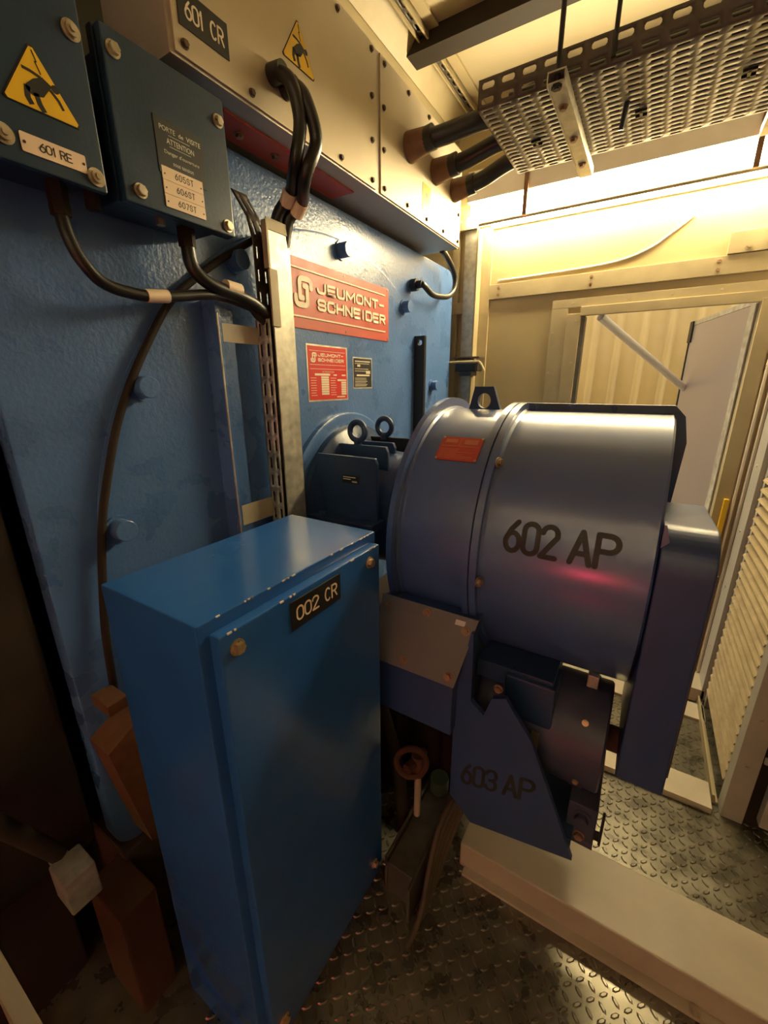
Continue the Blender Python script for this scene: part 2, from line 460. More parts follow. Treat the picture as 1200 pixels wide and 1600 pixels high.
def sheet_slots(bm, u0, u1, v0, v1, nu, nv, fu, fv, fmap, stagger=False):
    """sheet of nu x nv cells, each with a slot of relative size fu x fv"""
    cu = (u1-u0)/nu; cv = (v1-v0)/nv
    vc = {}
    def V(u, v):
        k = (round(u, 5), round(v, 5))
        if k not in vc: vc[k] = bm.verts.new(fmap(u, v))
        return vc[k]
    for i in range(nu):
        for j in range(nv):
            a, c = u0+i*cu, v0+j*cv
            o = [V(a, c), V(a+cu/2, c), V(a+cu, c), V(a+cu, c+cv), V(a+cu/2, c+cv), V(a, c+cv)]
            mu, mv = a+cu/2, c+cv/2; hu, hv = cu*fu/2, cv*fv/2
            e = min(hu*0.7, hv*0.5) if hu > hv else 0
            e2 = 0 if hu > hv else min(hv*0.5, hu*0.5)
            if hu > hv:
                h = [(mu-hu, mv-hv*0.45), (mu-hu+e, mv-hv), (mu+hu-e, mv-hv), (mu+hu, mv-hv*0.45), (mu+hu, mv+hv*0.45), (mu+hu-e, mv+hv), (mu-hu+e, mv+hv), (mu-hu, mv+hv*0.45)]
            else:
                h = [(mu-hu, mv-hv+e2), (mu-hu*0.45, mv-hv), (mu+hu*0.45, mv-hv), (mu+hu, mv-hv+e2), (mu+hu, mv+hv-e2), (mu+hu*0.45, mv+hv), (mu-hu*0.45, mv+hv), (mu-hu, mv+hv-e2)]
            hh = [bm.verts.new(fmap(*p)) for p in h]
            F = bm.faces.new
            # outer: 0 bl,1 bm,2 br,3 tr,4 tm,5 tl ; hole: 0 l-low,1 b-left,2 b-right,3 r-low,4 r-up,5 t-right,6 t-left,7 l-up
            F((o[0], o[1], hh[1], hh[0])); F((o[1], hh[2], hh[1])); F((o[1], o[2], hh[3], hh[2]))
            F((o[2], o[3], hh[4], hh[3])); F((o[3], o[4], hh[5], hh[4])); F((o[4], hh[6], hh[5])); F((o[4], o[5], hh[7], hh[6]))
            F((o[5], o[0], hh[0], hh[7]))
def solid(o, t):
    md = o.modifiers.new('thickness', 'SOLIDIFY'); md.thickness = t; md.offset = 0
    return o

YC, ZC = 1.325, 1.10       # shaft axis of the machine set

# ------------------------------------------------------------------ setting
def build_setting():
    # floor: steel checker plate with raised lugs
    b = B(); b.box(-3.2, 1.9, -1.7, 2.5, -0.08, 0)
    bm = b.bm; s = 0.0285
    nx, ny = int(1.75/s), int(2.25/s)
    for i in range(nx):
        for j in range(ny):
            cx, cy = -0.72+i*s, 0.05+j*s
            if cx > 0.48 and cy > 1.66: continue
            a = PI/4 if (i+j) % 2 else -PI/4
            d = Vector((math.cos(a), math.sin(a), 0)); n = Vector((-d.y, d.x, 0)); c = Vector((cx, cy, 0))
            base = [(1, 0), (.5, 1), (-.5, 1), (-1, 0), (-.5, -1), (.5, -1)]
            lo = [bm.verts.new(c+d*p[0]*0.0140+n*p[1]*0.0050) for p in base]
            hi = [bm.verts.new(c+d*p[0]*0.009+n*p[1]*0.003+Vector((0, 0, 0.0030))) for p in base]
            for k in range(6):
                l = (k+1) % 6; bm.faces.new((lo[k], lo[l], hi[l], hi[k]))
            bm.faces.new(hi)
    struct(b.build('floor', 'plate'))
    # back wall with doorway (X -0.36..0.37, up to z 1.885)
    b = B()
    b.box(-3.2, -0.36, 2.5, 2.56, 0, 2.9); b.box(0.37, 1.9, 2.5, 2.56, 0, 2.9); b.box(-0.36, 0.37, 2.5, 2.56, 1.885, 2.9)
    struct(b.build('wall_back', 'cream'))
    b = B(); b.box(-3.2, 1.9, -1.78, -1.7, 0, 2.9); struct(b.build('wall_front', 'pale_wall'))  # unseen wall, paint made paler to bounce more light onto the drum
    b = B(); b.box(-3.28, -3.2, -1.78, 2.56, 0, 2.9); struct(b.build('wall_far', 'dark'))
    b = B(); b.box(-1.12, -1.06, -1.7, 2.5, 2.515, 2.86); b.box(-1.12, -1.06, -1.7, 0.30, 2.10, 2.515); struct(b.build('wall_left', 'cream_d'))
    b = B(); b.box(1.9, 1.98, -1.78, 2.56, 0, 2.9); struct(b.build('wall_right', 'cream'))
    b = B(); b.box(-3.28, 1.98, -1.78, 2.56, 2.86, 2.95); struct(b.build('ceiling', 'ceil'))
    # cornice and slotted rails running along the ceiling over the machine
    b = B(); b.prism([(-1.06, 2.78), (-1.055, 2.775), (-0.995, 2.845), (-0.995, 2.86), (-1.06, 2.86)], 'y', -1.7, 2.5)
    struct(b.build('trim_1', 'cream_d'))
    # corner post members on the back wall
    b = B(); b.box(-0.985, -0.912, 2.455, 2.5, 0, 2.40, 0.003); struct(b.build('trim_2', 'galv'))
    b = B(); b.box(-0.905, -0.895, 2.42, 2.5, 0, 2.39); b.box(-0.905, -0.84, 2.485, 2.5, 0, 2.39); struct(b.build('trim_3', 'cream_d'))
    b = B(); b.box(-1.06, -1.02, 2.47, 2.5, 0, 2.4, 0.003); b.box(-1.3, -1.10, 2.48, 2.5, 0, 2.4, 0.003); b.box(-1.10, -0.985, 2.46, 2.5, 1.93, 1.99, 0.002); struct(b.build('trim_4', 'cream_d'))
    b = B(); b.box(-1.10, -0.84, 2.43, 2.46, 2.335, 2.375, 0.002); t = struct(b.build('trim_5', 'cream_d'))
    bolt(t, (-0.90, 2.43, 2.355), (0, -1, 0), 0.006, 'bolt')
    # horizontal beam over the door
    b = B(); b.box(-0.84, 1.9, 2.484, 2.5, 1.992, 2.066, 0.002); t = struct(b.build('trim_6', 'cream_d'))
    for x in (-0.79, -0.33, 0.17):
        for z in (2.012, 2.045): bolt(t, (x, 2.484, z), (0, -1, 0), 0.006, 'bolt_r')
    # door frame
    b = B(); b.box(-0.50, 0.46, 2.488, 2.5, 1.915, 1.955, 0.002); b.box(-0.36, 0.37, 2.478, 2.5, 1.872, 1.915, 0.002); t = struct(b.build('trim_7', 'cream_d'))
    for x in (-0.40, -0.33, -0.15, 0.02, 0.2): bolt(t, (x, 2.488, 1.935), (0, -1, 0), 0.005, 'bolt', style='flat')
    b = B(); b.box(-0.50, -0.42, 2.488, 2.5, 0.1, 1.915, 0.002); b.box(-0.42, -0.355, 2.48, 2.56, 0.1, 1.885, 0.002); t = struct(b.build('trim_8', 'cream_d'))
    for z in (1.2, 1.4, 1.6, 1.8):
        bolt(t, (-0.485, 2.488, z), (0, -1, 0), 0.005, 'bolt', style='flat'); bolt(t, (-0.375, 2.48, z+0.05), (0, -1, 0), 0.005, 'bolt', style='flat')
    b = B(); b.box(-0.357, -0.335, 2.49, 2.55, 0.1, 1.872, 0.002); struct(b.build('trim_9', 'galv_d'))
    b = B(); b.box(0.345, 0.40, 2.475, 2.56, 0.08, 1.885, 0.002); b.box(0.40, 0.45, 2.485, 2.5, 0.08, 1.96, 0.002); struct(b.build('trim_10', 'cream_d'))
    b = B(); b.box(0.408, 0.418, 2.462, 2.4845, 0.08, 2.0, 0.002); b.box(0.434, 0.446, 2.452, 2.4845, 0.08, 2.0, 0.002); struct(b.build('trim_12', 'pale_wall'))
    # threshold: cream step and kick band under the door
    b = B(); b.box(-1.0, 0.46, 2.15, 2.27, 0, 0.012, 0.002); b.box(-1.0, 0.46, 2.30, 2.5, 0, 0.075, 0.003); t = struct(b.build('trim_11', 'chan'))
    for x in (-0.12, 0.06): bolt(t, (x, 2.2, 0.012), (0, 0, 1), 0.006, 'bolt_r', style='flat')
    # outside the doorway
    b = B(); b.box(-2.5, 2.5, 2.56, 4.3, -0.08, 0); struct(b.build('floor_outside', 'grey'))
    b = B(); bm = b.bm
    x = -1.6; pts = []
    while x < 1.6:
        pts += [(x, 4.0), (x+0.10, 4.0), (x+0.115, 3.965), (x+0.145, 3.965), (x+0.16, 4.0)]; x += 0.17
    lo = [bm.verts.new((p[0], p[1], 0)) for p in pts]; hi = [bm.verts.new((p[0], p[1], 3.0)) for p in pts]
    for i in range(len(pts)-1): bm.faces.new((lo[i], lo[i+1], hi[i+1], hi[i]))
    o = struct(b.build('wall_outside', 'corr', ang=20)); solid(o, 0.004)
    # the door leaf, swung outwards
    hx, hy, ex, ey = 0.362, 2.55, 0.180, 3.33
    d = Vector((ex-hx, ey-hy, 0)); ln = d.length; d.normalize(); n = Vector((d.y, -d.x, 0))
    root = bpy.data.objects.new('door_1', None); C.objects.link(root); root.location = (hx, hy, 0); struct(root)
    def slab(name, u0, u1, z0, z1, t0, t1, m, bev=0.002):
        b = B(); b.box(u0, u1, t0, t1, z0, z1, bev)
        for v in b.bm.verts:
            v.co = Vector((hx, hy, 0)) + d*v.co.x + n*v.co.y + Vector((0, 0, v.co.z))
        return b.build(name, m, root)
    slab('leaf', 0, ln, 0.06, 1.875, -0.02, 0.02, 'alu')
    slab('top_edge', 0, ln, 1.875, 1.90, -0.022, 0.022, 'galv')
    slab('edge_seal', ln, ln+0.012, 0.06, 1.875, -0.026, 0.026, 'black')
    slab('corner_block', ln-0.03, ln+0.02, 1.78, 1.90, -0.03, 0.03, 'black')
    slab('hinge_stile', 0.0, 0.05, 0.06, 1.875, -0.028, -0.02, 'galv')
    b = B(); b.cyl((-0.272, 2.55, 1.87), (0.185, 3.28, 1.508), 0.02, 12); b.build('stay_bar', 'white', root)
build_setting()

# ------------------------------------------------------------------ fluorescent lamp on the back wall
def build_lamp():
    t = thing('fluorescent_lamp', (-0.25, 2.42, 2.35), 'long lit fluorescent lamp strip on the cream wall above the doorway', 'lamp')
    b = B(); b.box(-0.955, 0.80, 2.482, 2.5, 2.34, 2.50, 0.004); b.box(-0.955, 0.80, 2.482, 2.5, 2.334, 2.342); b.box(-0.955, 0.80, 2.385, 2.5, 2.442, 2.575, 0.003); b.build('housing', 'white', t)
    b = B(); b.prism(rrect(2.395, 2.48, 2.345, 2.441, 0.016, 4), 'x', -0.935, 0.78); b.build('diffuser', 'lamp', t)
    for x in (-0.655, 0.215):
        b = B(); b.box(x-0.010, x+0.010, 2.372, 2.384, 2.335, 2.575, 0.002); b.build('strap', 'brown', t)
    b = B(); b.cyl((-0.89, 2.40, 2.337), (0.80, 2.40, 2.337), 0.0075, 16); b.build('guard_rod', 'cream_d', t)
build_lamp()
def build_fill_lamp():
    t = thing('fill_lamp', (0.1, -1.62, 2.3), 'added fill tube with a shield, unseen on the wall behind the viewer', 'lamp')
    b = B(); b.box(-1.3, 1.5, -1.692, -1.66, 2.30, 2.42, 0.004); b.box(-1.3, 1.5, -1.56, -1.545, 2.12, 2.47, 0.003)  # front shield hides the fill tube from the drum and keeps the floor dark
    for x in (-1.29, 0.1, 1.47): b.box(x, x+0.02, -1.66, -1.555, 2.34, 2.38)
    b.build('housing', 'white', t)
    b = B(); b.cyl((-1.26, -1.615, 2.36), (1.46, -1.615, 2.36), 0.02, 16); b.build('tube', 'lamp2', t)
build_fill_lamp()

# ------------------------------------------------------------------ alternator: end face, nameplates, bearing
def build_alternator():
    t = thing('alternator', (-1.6, YC, 0.0), 'large blue alternator end face with red name plates behind the blue cabinet', 'machine')
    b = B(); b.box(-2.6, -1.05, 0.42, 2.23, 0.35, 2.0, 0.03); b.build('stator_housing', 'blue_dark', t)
    b = B(); b.prism(rrect(0.297, 2.345, 0.38, 2.122, 0.06, 5), 'x', -1.05, -1.0, 0.004); b.build('end_plate', 'blue_wall', t)
    b = B(); b.lathe_x([(-1.001, 0.928), (-0.995, 0.928), (-0.9935, 0.92), (-0.9935, 0.0005)], YC, ZC, 128); b.build('end_cover', 'blue_wall', t)
    for (y, z) in ((1.332, 1.994), (1.783, 1.875), (2.094, 1.54), (0.555, 1.545), (0.449, 1.235), (0.858, 1.862), (2.2, 1.235)):
        bolt(t, (-0.9935, y, z), (1, 0, 0), 0.024, 'blue_wall', style='long')
    b = B(); b.cyl((-0.9935, 1.86, 1.975), (-0.965, 1.86, 1.975), 0.026, 20); b.cyl((-0.965, 1.86, 1.975), (-0.94, 1.86, 1.975), 0.016, 16); b.build('cable_gland', 'black', t)
    # stiffening ribs
    b = B(); b.box(-1.0, -0.945, 0.742, 0.757, 0.45, 1.752, 0.002); b.box(-1.0, -0.955, 0.757, 0.803, 0.45, 1.752, 0.002); b.build('stiffening_rib', 'blue_wall', t)
    b = B(); b.tube([(-0.943, 0.745, 0.5), (-0.943, 0.745, 1.72)], 0.0025, 16, False); b.build('weld_seam', 'galv', t)
    b = B()
    ox = [(-1.0, 0.45), (-0.94, 0.45), (-0.94, 1.73), (-0.952, 1.758), (-0.975, 1.765), (-1.0, 1.76)]
    n = 24; hole = [(-0.966+0.013*math.cos(2*PI*k/n), 1.735+0.013*math.sin(2*PI*k/n)) for k in range(n)]
    outer = [(-0.968+0.028*max(-1, min(1, 1.4*math.cos(2*PI*k/n))), 1.735+0.03*max(-1, min(1, 1.4*math.sin(2*PI*k/n)))) for k in range(n)]
    b.ringplate(outer, hole, 'y', 1.895, 1.915); b.box(-0.996, -0.940, 1.895, 1.915, 0.45, 1.708); b.build('lifting_rib', 'black', t)  # black colour stands in for the unlit side of the rib
    # large red name plate
    b = B(); b.box(-0.9955, -0.990, 1.0, 1.65, 1.722, 1.925, 0.001); p = b.build('name_plate', 'red', t); p['label'] = 'big red raised name plate'
    it = letters('JEUMONT-', 1.186, 1.836, 0.432, 0.036, 0.235, 0.26, 0.36) + letters('SCHNEIDER', 1.186, 1.784, 0.434, 0.038, 0.235, 0.26, 0.36) + [
          (None, 1.03, 1.893, 0.59, 0.005, 0), (None, 1.03, 1.755, 0.59, 0.005, 0)] + logo(1.078, 1.784, 0.085, 0.092)
    text(p, it, 'pale', onx(-0.990), depth=0.003)
    for y, z in ((1.343, 1.916), (1.345, 1.732), (1.64, 1.916), (1.64, 1.732)): bolt(p, (-0.990, y, z), (1, 0, 0), 0.004, 'bolt_r', 'rivet', 'flat')
    # small bright red rating plate
    b = B(); b.box(-0.9955, -0.992, 1.128, 1.344, 1.496, 1.674, 0.0008); p = b.build('rating_plate', 'redbright', t); p['label'] = 'small bright red rating plate'
    it = letters('JEUMONT-', 1.180, 1.6405, 0.147, 0.0115, 0.235, 0.26, 0.36) + letters('SCHNEIDER', 1.180, 1.624, 0.147, 0.0115, 0.235, 0.26, 0.36) + [('ALTERNATEUR', 1.20, 1.588, 0.068, 0.005, 0)]
    it += logo(1.143, 1.621, 0.03, 0.032)
    for z in (1.658, 1.613, 1.599): it.append((None, 1.137, z, 0.198, 0.0014, 0))
    it += [(None, 1.160, 1.578, 0.083, 0.007, 0), (None, 1.262, 1.578, 0.02, 0.005, 0), (None, 1.312, 1.578, 0.024, 0.005, 0), (None, 1.285, 1.560, 0.054, 0.006, 0), (None, 1.28, 1.502, 0.05, 0.004, 0)]
    for k in range(8): it.append((None, 1.193, 1.513+k*0.008, 0.042, 0.0066, 0))
    for k in range(6): it.append((None, 1.308, 1.511+k*0.008, 0.030, 0.0066, 0))
    for k in range(8):
        it.append((None, 1.137, 1.511+k*0.0083, 0.022+0.01*random.random(), 0.0016, 0)); it.append((None, 1.245, 1.511+k*0.0083, 0.026+0.008*random.random(), 0.0016, 0))
    text(p, it, 'pale', onx(-0.992), depth=0.0005)
    b = B(); b.box(-0.9945, -0.9925, 1.122, 1.350, 1.491, 1.679); b.build('plate_border', 'galv', p)
    # small dark plate
    b = B(); b.box(-0.9955, -0.992, 1.39, 1.516, 1.536, 1.645, 0.0008); p = b.build('warning_plate', 'black', t); p['label'] = 'small dark plate with pale lines'
    it = [(None, 1.40, 1.632, 0.105, 0.004, 0), (None, 1.415, 1.614, 0.02, 0.008, 0), (None, 1.475, 1.588, 0.03, 0.012, 0), (None, 1.41, 1.579, 0.09, 0.006, 0)]
    for z in (1.625, 1.605, 1.597, 1.57, 1.564, 1.558, 1.552, 1.546, 1.541): it.append((None, 1.398, z, 0.07+0.035*random.random(), 0.0018, 0))
    text(p, it, 'pale', onx(-0.992), depth=0.0004)
    b = B(); b.box(-0.9945, -0.9925, 1.386, 1.520, 1.532, 1.649); b.build('plate_border', 'galv', p)
    # dark red plate tucked under the busbar duct
    b = B(); b.box(-0.9955, -0.990, 0.86, 1.30, 2.0, 2.118, 0.001)
    return t
alt = build_alternator()

def build_bearing(t):
    # bearing housing on the shaft
    b = B(); b.lathe_x([(-0.994, 0.345), (-0.975, 0.345), (-0.970, 0.335), (-0.970, 0.20)], YC, ZC, 96); b.build('bearing_flange', 'blue_wall', t)
    b = B(); b.lathe_x([(-0.970, 0.30), (-0.945, 0.30), (-0.942, 0.29), (-0.90, 0.22), (-0.72, 0.205), (-0.70, 0.215), (-0.675, 0.215), (-0.67, 0.20), (-0.645, 0.225), (-0.61, 0.225), (-0.56, 0.16)], YC, ZC, 96)
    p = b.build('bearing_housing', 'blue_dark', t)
    for y, x1, zt in ((1.085, -0.695, 1.325), (1.20, -0.725, 1.345), (1.30, -0.755, 1.345)):
        b = B(); b.prism([(-0.945, 1.12), (x1, 1.12), (x1, zt-0.018), (x1-0.008, zt), (-0.938 if y < 1.1 else -0.93, zt)], 'y', y, y+0.014, 0.002); b.build('cooling_fin', 'blue_dark', p)
    b = B(); b.box(-0.95, -0.60, 1.40, 1.42, 1.2, 1.35, 0.002); b.build('cooling_fin', 'black', p)
    b = B(); b.box(-0.95, -0.68, 1.03, 1.62, 1.095, 1.12, 0.003); b.build('split_flange', 'blue_dark', p)
    for x in (-0.90, -0.73): bolt(p, (x, 1.055, 1.12), (0, 0, 1), 0.012, 'blue_dark')
    for y in (1.222, 1.405):
        b = B(); b.torus((-0.862, y, 1.389), (0, 1, 0), 0.032, 0.0105, 36, 14); b.cyl((-0.862, y, 1.34), (-0.862, y, 1.36), 0.014, 16); b.build('eye_bolt', 'blue_dark', p)
    b = B(); b.box(-0.83, -0.765, 1.082, 1.0855, 1.236, 1.262, 0.0005); q = b.build('maker_plate', 'black', p)
    text(q, [(None, -0.826, 1.255, 0.05, 0.003, 0), (None, -0.826, 1.248, 0.03, 0.003, 0), (None, -0.79, 1.240, 0.02, 0.005, 0)], 'pale', ony(1.082), depth=0.0004)
build_bearing(alt)

# ------------------------------------------------------------------ exciter 602
def build_exciter():
    t = thing('exciter', (-0.25, YC, 0.3), 'big round blue exciter drum stencilled 602AP with lifting eye', 'machine')
    b = B(); b.lathe_x([(-0.562, 0.20), (-0.562, 0.405), (-0.545, 0.405), (-0.545, 0.375), (-0.535, 0.372), (-0.345, 0.372)], YC, ZC, 128); b.build('ring_section', 'blue_ex', t)
    b = B(); b.lathe_x([(-0.55, 0.373), (-0.55, 0.379), (-0.541, 0.379), (-0.535, 0.3705)], YC, ZC, 128); b.build('weld_seam', 'blue_ex', t)
    b = B(); b.lathe_x([(-0.345, 0.36), (-0.345, 0.394), (-0.327, 0.394), (-0.326, 0.385), (-0.324, 0.385), (-0.323, 0.394), (-0.305, 0.394), (-0.305, 0.36)], YC, ZC, 128); b.build('joint_flange', 'blue_ex', t)
    b = B(); b.lathe_x([(-0.305, 0.377), (-0.298, 0.372), (0.060, 0.372), (0.065, 0.366), (0.065, 0.05)], YC, ZC, 128); sh = b.build('drum_shell', 'blue_ex', t)
    b = B(); b.prism([(-0.303, 1.40), (-0.303, 1.493), (0.062, 1.493), (0.087, 1.466), (0.100, 1.40), (0.092, 1.24), (0.062, 1.24), (0.062, 1.40)], 'y', YC-0.006, YC+0.010, 0.0015); f = b.build('split_flange', 'blue_dark', t)
    for x in (-0.285, -0.19, -0.075): bolt(f, (x, YC-0.006, 1.481), (0, -1, 0), 0.008, 'blue_dark')
    # lifting eye
    n = 32; b = B()
    poly = [(-0.491, 1.460), (-0.384, 1.460), (-0.412, 1.540), (-0.472, 1.540)]
    def ray_poly(a, c):
        dx, dz = math.cos(a), math.sin(a); best = 9
        for i in range(4):
            x0, z0 = poly[i]; x1, z1 = poly[(i+1) % 4]; ex, ez = x1-x0, z1-z0
            det = dx*(-ez)-dz*(-ex)
            if abs(det) < 1e-9: continue
            s = ((x0-c[0])*(-ez)-(z0-c[1])*(-ex))/det; u = (dx*(z0-c[1])-dz*(x0-c[0]))/det
            if s > 0 and -1e-6 <= u <= 1+1e-6: best = min(best, s)
        return (c[0]+dx*best, c[1]+dz*best)
    c = (-0.440, 1.497)
    angs = sorted([2*PI*k/n for k in range(n)] + [math.atan2(p[1]-c[1], p[0]-c[0]) % (2*PI) for p in poly])
    b.ringplate([ray_poly(a, c) for a in angs], [(c[0]+0.021*math.cos(a), c[1]+0.023*math.sin(a)) for a in angs], 'y', YC-0.009, YC+0.009); b.build('lifting_eye', 'blue_dark', t)
    for z in (1.358, 1.067):
        y = YC-math.sqrt(0.385**2-(z-ZC)**2); bolt(t, (-0.300, y, z), (1, -0.25, 0.05), 0.010, 'brass')
    # red name plate curved to the drum
    def cyl(r, x0=0.0):
        return lambda u, v, d: (u, YC-(r+d)*math.cos(v), ZC+(r+d)*math.sin(v))
    b = B(); bm = b.bm; a0, a1 = 0.735, 0.955; g = cyl(0.372)
    def grid(g, u0, u1, v0, v1, d0, d1, n=10):
        lo = [[bm.verts.new(g(u, v0+(v1-v0)*k/n, d0)) for u in (u0, u1)] for k in range(n+1)]
        hi = [[bm.verts.new(g(u, v0+(v1-v0)*k/n, d1)) for u in (u0, u1)] for k in range(n+1)]
        for k in range(n):
            bm.faces.new((lo[k][0], lo[k][1], lo[k+1][1], lo[k+1][0])); bm.faces.new((hi[k][0], hi[k][1], hi[k+1][1], hi[k+1][0]))
            bm.faces.new((lo[k][0], lo[k+1][0], hi[k+1][0], hi[k][0])); bm.faces.new((lo[k][1], lo[k+1][1], hi[k+1][1], hi[k][1]))
        bm.faces.new((lo[0][0], lo[0][1], hi[0][1], hi[0][0])); bm.faces.new((lo[n][0], lo[n][1], hi[n][1], hi[n][0]))
    grid(g, -0.480, -0.362, a0, a1, 0.0, 0.003); p = b.build('name_plate', 'red', t); p['label'] = 'faded red name plate'
    it = []
    for k in range(7): it.append((None, -0.474, a0+0.02+k*0.013, 0.03+0.07*random.random(), 0.0035, 0))
    it += [(None, -0.474, a0+0.125, 0.106, 0.006, 0), (None, -0.425, a0+0.13, 0.0015, 0.08, 0), (None, -0.468, a0+0.16, 0.035, 0.035, 0), (None, -0.412, a0+0.15, 0.038, 0.045, 0)]
    text(p, it, mat('worn_plate_lines', (0.55, 0.20, 0.12), 0.5), cyl(0.375), depth=0.0004)
    for x in (-0.477, -0.365):
        for a in (a0+0.01, a1-0.01): bolt(p, g(x, a, 0.003), (0, -math.cos(a), math.sin(a)), 0.004, 'bolt', 'rivet', 'flat')
    # stencilled number on the drum
    text(sh, letters('602', -0.252, 0.056, 0.128, 0.084, 0.15, 0.5, 0.30)+letters('AP', -0.105, 0.056, 0.105, 0.084, 0.15, 0.45, 0.30), 'stencil', lambda u, v, d: cyl(0.3722)(u, v/0.372, d), depth=0.0006, sub=0.008)
    # terminal box hung under the ring section
    b = B(); bm = b.bm
    P = lambda x, y, z: bm.verts.new((x, y, z))
    L_ = [P(-0.575, 0.925, 0.955), P(-0.575, 0.865, 0.79), P(-0.575, 0.865, 0.63), P(-0.575, 1.2, 0.63), P(-0.575, 1.2, 0.955)]
    R_ = [P(-0.293, 0.925, 0.955), P(-0.325, 0.865, 0.79), P(-0.325, 0.865, 0.63), P(-0.325, 1.2, 0.63), P(-0.293, 1.2, 0.955)]
    bm.faces.new(L_); bm.faces.new(R_)
    for i in range(5): bm.faces.new((L_[i], L_[(i+1) % 5], R_[(i+1) % 5], R_[i]))
    tb = b.build('terminal_box', 'blue_guard', t)
    u = Vector((0, -0.06, -0.165)).normalized(); nn = Vector((0, -0.165, 0.06)).normalized()
    b = B(); bm = b.bm
    q = [Vector((-0.575, 0.930, 0.965)), Vector((-0.286, 0.930, 0.965)), Vector((-0.321, 0.865, 0.788)), Vector((-0.575, 0.865, 0.788))]
    lo = [bm.verts.new(v) for v in q]; hi = [bm.verts.new(v+nn*0.006) for v in q]
    bm.faces.new(lo); bm.faces.new(hi)
    for i in range(4): bm.faces.new((lo[i], lo[(i+1) % 4], hi[(i+1) % 4], hi[i]))
    cv = b.build('cover_plate', mat('grey_blue_cover', (0.16, 0.15, 0.155), 0.45, var=0.1), tb)
    def onplate(x, k): return Vector((x, 0.930, 0.965)) + u*k + nn*0.006
    for x, k, m in ((-0.55, 0.03, 'bolt_r'), (-0.43, 0.018, 'bolt_r'), (-0.315, 0.035, 'bolt_r'), (-0.34, 0.165, 'bolt_r'), (-0.475, 0.165, 'bolt_r')): bolt(cv, onplate(x, k), nn, 0.009, m)
    b = B()
    for du, dx in ((0, 0),): pass
    bm = b.bm; q = [onplate(-0.345, 0.012), onplate(-0.318, 0.012), onplate(-0.320, 0.026), onplate(-0.347, 0.026)]
    lo = [bm.verts.new(v) for v in q]; hi = [bm.verts.new(v+nn*0.001) for v in q]
    bm.faces.new(lo); bm.faces.new(hi)
    for i in range(4): bm.faces.new((lo[i], lo[(i+1) % 4], hi[(i+1) % 4], hi[i]))
    b.build('white_tag', 'white', cv)
    for x, z in ((-0.51, 0.60), (-0.44, 0.605)):
        b = B(); b.box(x-0.006, x+0.006, 0.93, 0.934, z-0.025, z+0.03); b.build('earth_lug', 'copper', tb)
    # support bracket stencilled 603AP
    poly = [(-0.289, 0.94), (-0.285, 0.735), (-0.248, 0.706), (-0.230, 0.768), (-0.195, 0.784), (-0.177, 0.757), (-0.122, 0.684), (0.009, 0.369), (-0.261, 0.311), (-0.330, 0.379), (-0.330, 0.775), (-0.320, 0.80), (-0.296, 0.94)]
    b = B(); b.prism(poly, 'y', 0.900, 0.915); br = b.build('support_bracket', 'blue_guard', t)
    b = B(); b.prism([(-0.325, 0.40), (-0.326, 0.90), (-0.311, 0.90), (-0.311, 0.40)], 'y', 0.914, 1.25); b.build('gusset', 'blue_dark', br)
    b = B(); b.prism([(-0.2, 0.35), (0.0, 0.385), (0.0, 0.42), (-0.2, 0.40)], 'y', 0.914, 1.2); b.build('gusset', 'blue_dark', br)
    text(br, letters('603', -0.300, 0.0, 0.105, 0.078, 0.13, 0.5, 0.30)+letters('AP', -0.182, 0.0, 0.084, 0.078, 0.13, 0.45, 0.30), 'stencil', lambda x, v, d: (x, 0.900-d, 0.440+(x+0.30)*0.262+v), depth=0.0004)
    for x, z in ((-0.235, 0.69), (-0.22, 0.79)): bolt(br, (x, 0.92, z), (0, -1, 0), 0.009, 'bolt_r')
    return t
build_exciter()

# ------------------------------------------------------------------ motor under the exciter
def build_motor():
    yc, zc = 1.12, 0.60
    t = thing('pump_motor', (-0.1, yc, 0.36), 'small dark blue motor slung under the exciter drum beside the belt guard', 'motor')
    b = B(); b.lathe_x([(-0.30, 0.05), (-0.30, 0.14), (-0.285, 0.15), (0.035, 0.15), (0.04, 0.145), (0.04, 0.03)], yc, zc, 72); bd = b.build('body', 'motor', t)
    b = B(); b.lathe_x([(-0.03, 0.149), (-0.03, 0.154), (0.004, 0.154), (0.004, 0.149)], yc, zc, 72); b.build('clamp_band', 'motor', t)
    b = B(); b.box(-0.028, 0.0, 1.10, 1.13, 0.745, 0.79, 0.003); b.build('band_clip', 'galv', t)
    for y, z in ((1.00, 0.716), (0.966, 0.555)): bolt(t, (-0.014, y, z), (0, -0.85, 0.4 if z > 0.6 else -0.2), 0.006, 'brass')
    b = B(); b.box(-0.22, -0.09, 0.985, 1.09, 0.62, 0.79, 0.006); b.box(-0.20, -0.11, 1.09, 1.12, 0.70, 0.79); b.build('connection_box', 'blue_dark', t)
    b = B(); b.box(-0.305, -0.10, 1.0, 1.30, 0.745, 0.80, 0.003); b.build('mounting_plate', 'blue_dark', t)
    b = B(); b.box(-0.02, 0.05, 0.955, 1.25, 0.375, 0.50, 0.006); b.cyl((-0.01, 0.96, 0.38), (0.05, 0.96, 0.38), 0.012, 12); b.build('foot', 'motor', t)
    bolt(t, (0.015, 0.955, 0.462), (0, -1, 0), 0.017, 'motor'); bolt(t, (0.015, 0.955, 0.400), (0, -1, 0), 0.011, 'bolt_r')
    b = B(); b.cyl((0.04, yc, zc), (0.10, yc, zc), 0.035, 24); b.build('shaft', 'rust', t)
    b = B(); b.box(-0.135, -0.115, 0.968, 0.972, 0.60, 0.655); b.build('data_tag', 'brass', t)
    b = B(); b.box(0.05, 0.066, 0.96, 0.965, 0.40, 0.43); b.box(0.06, 0.066, 0.95, 0.965, 0.40, 0.50); b.build('latch', 'black', t)
build_motor()

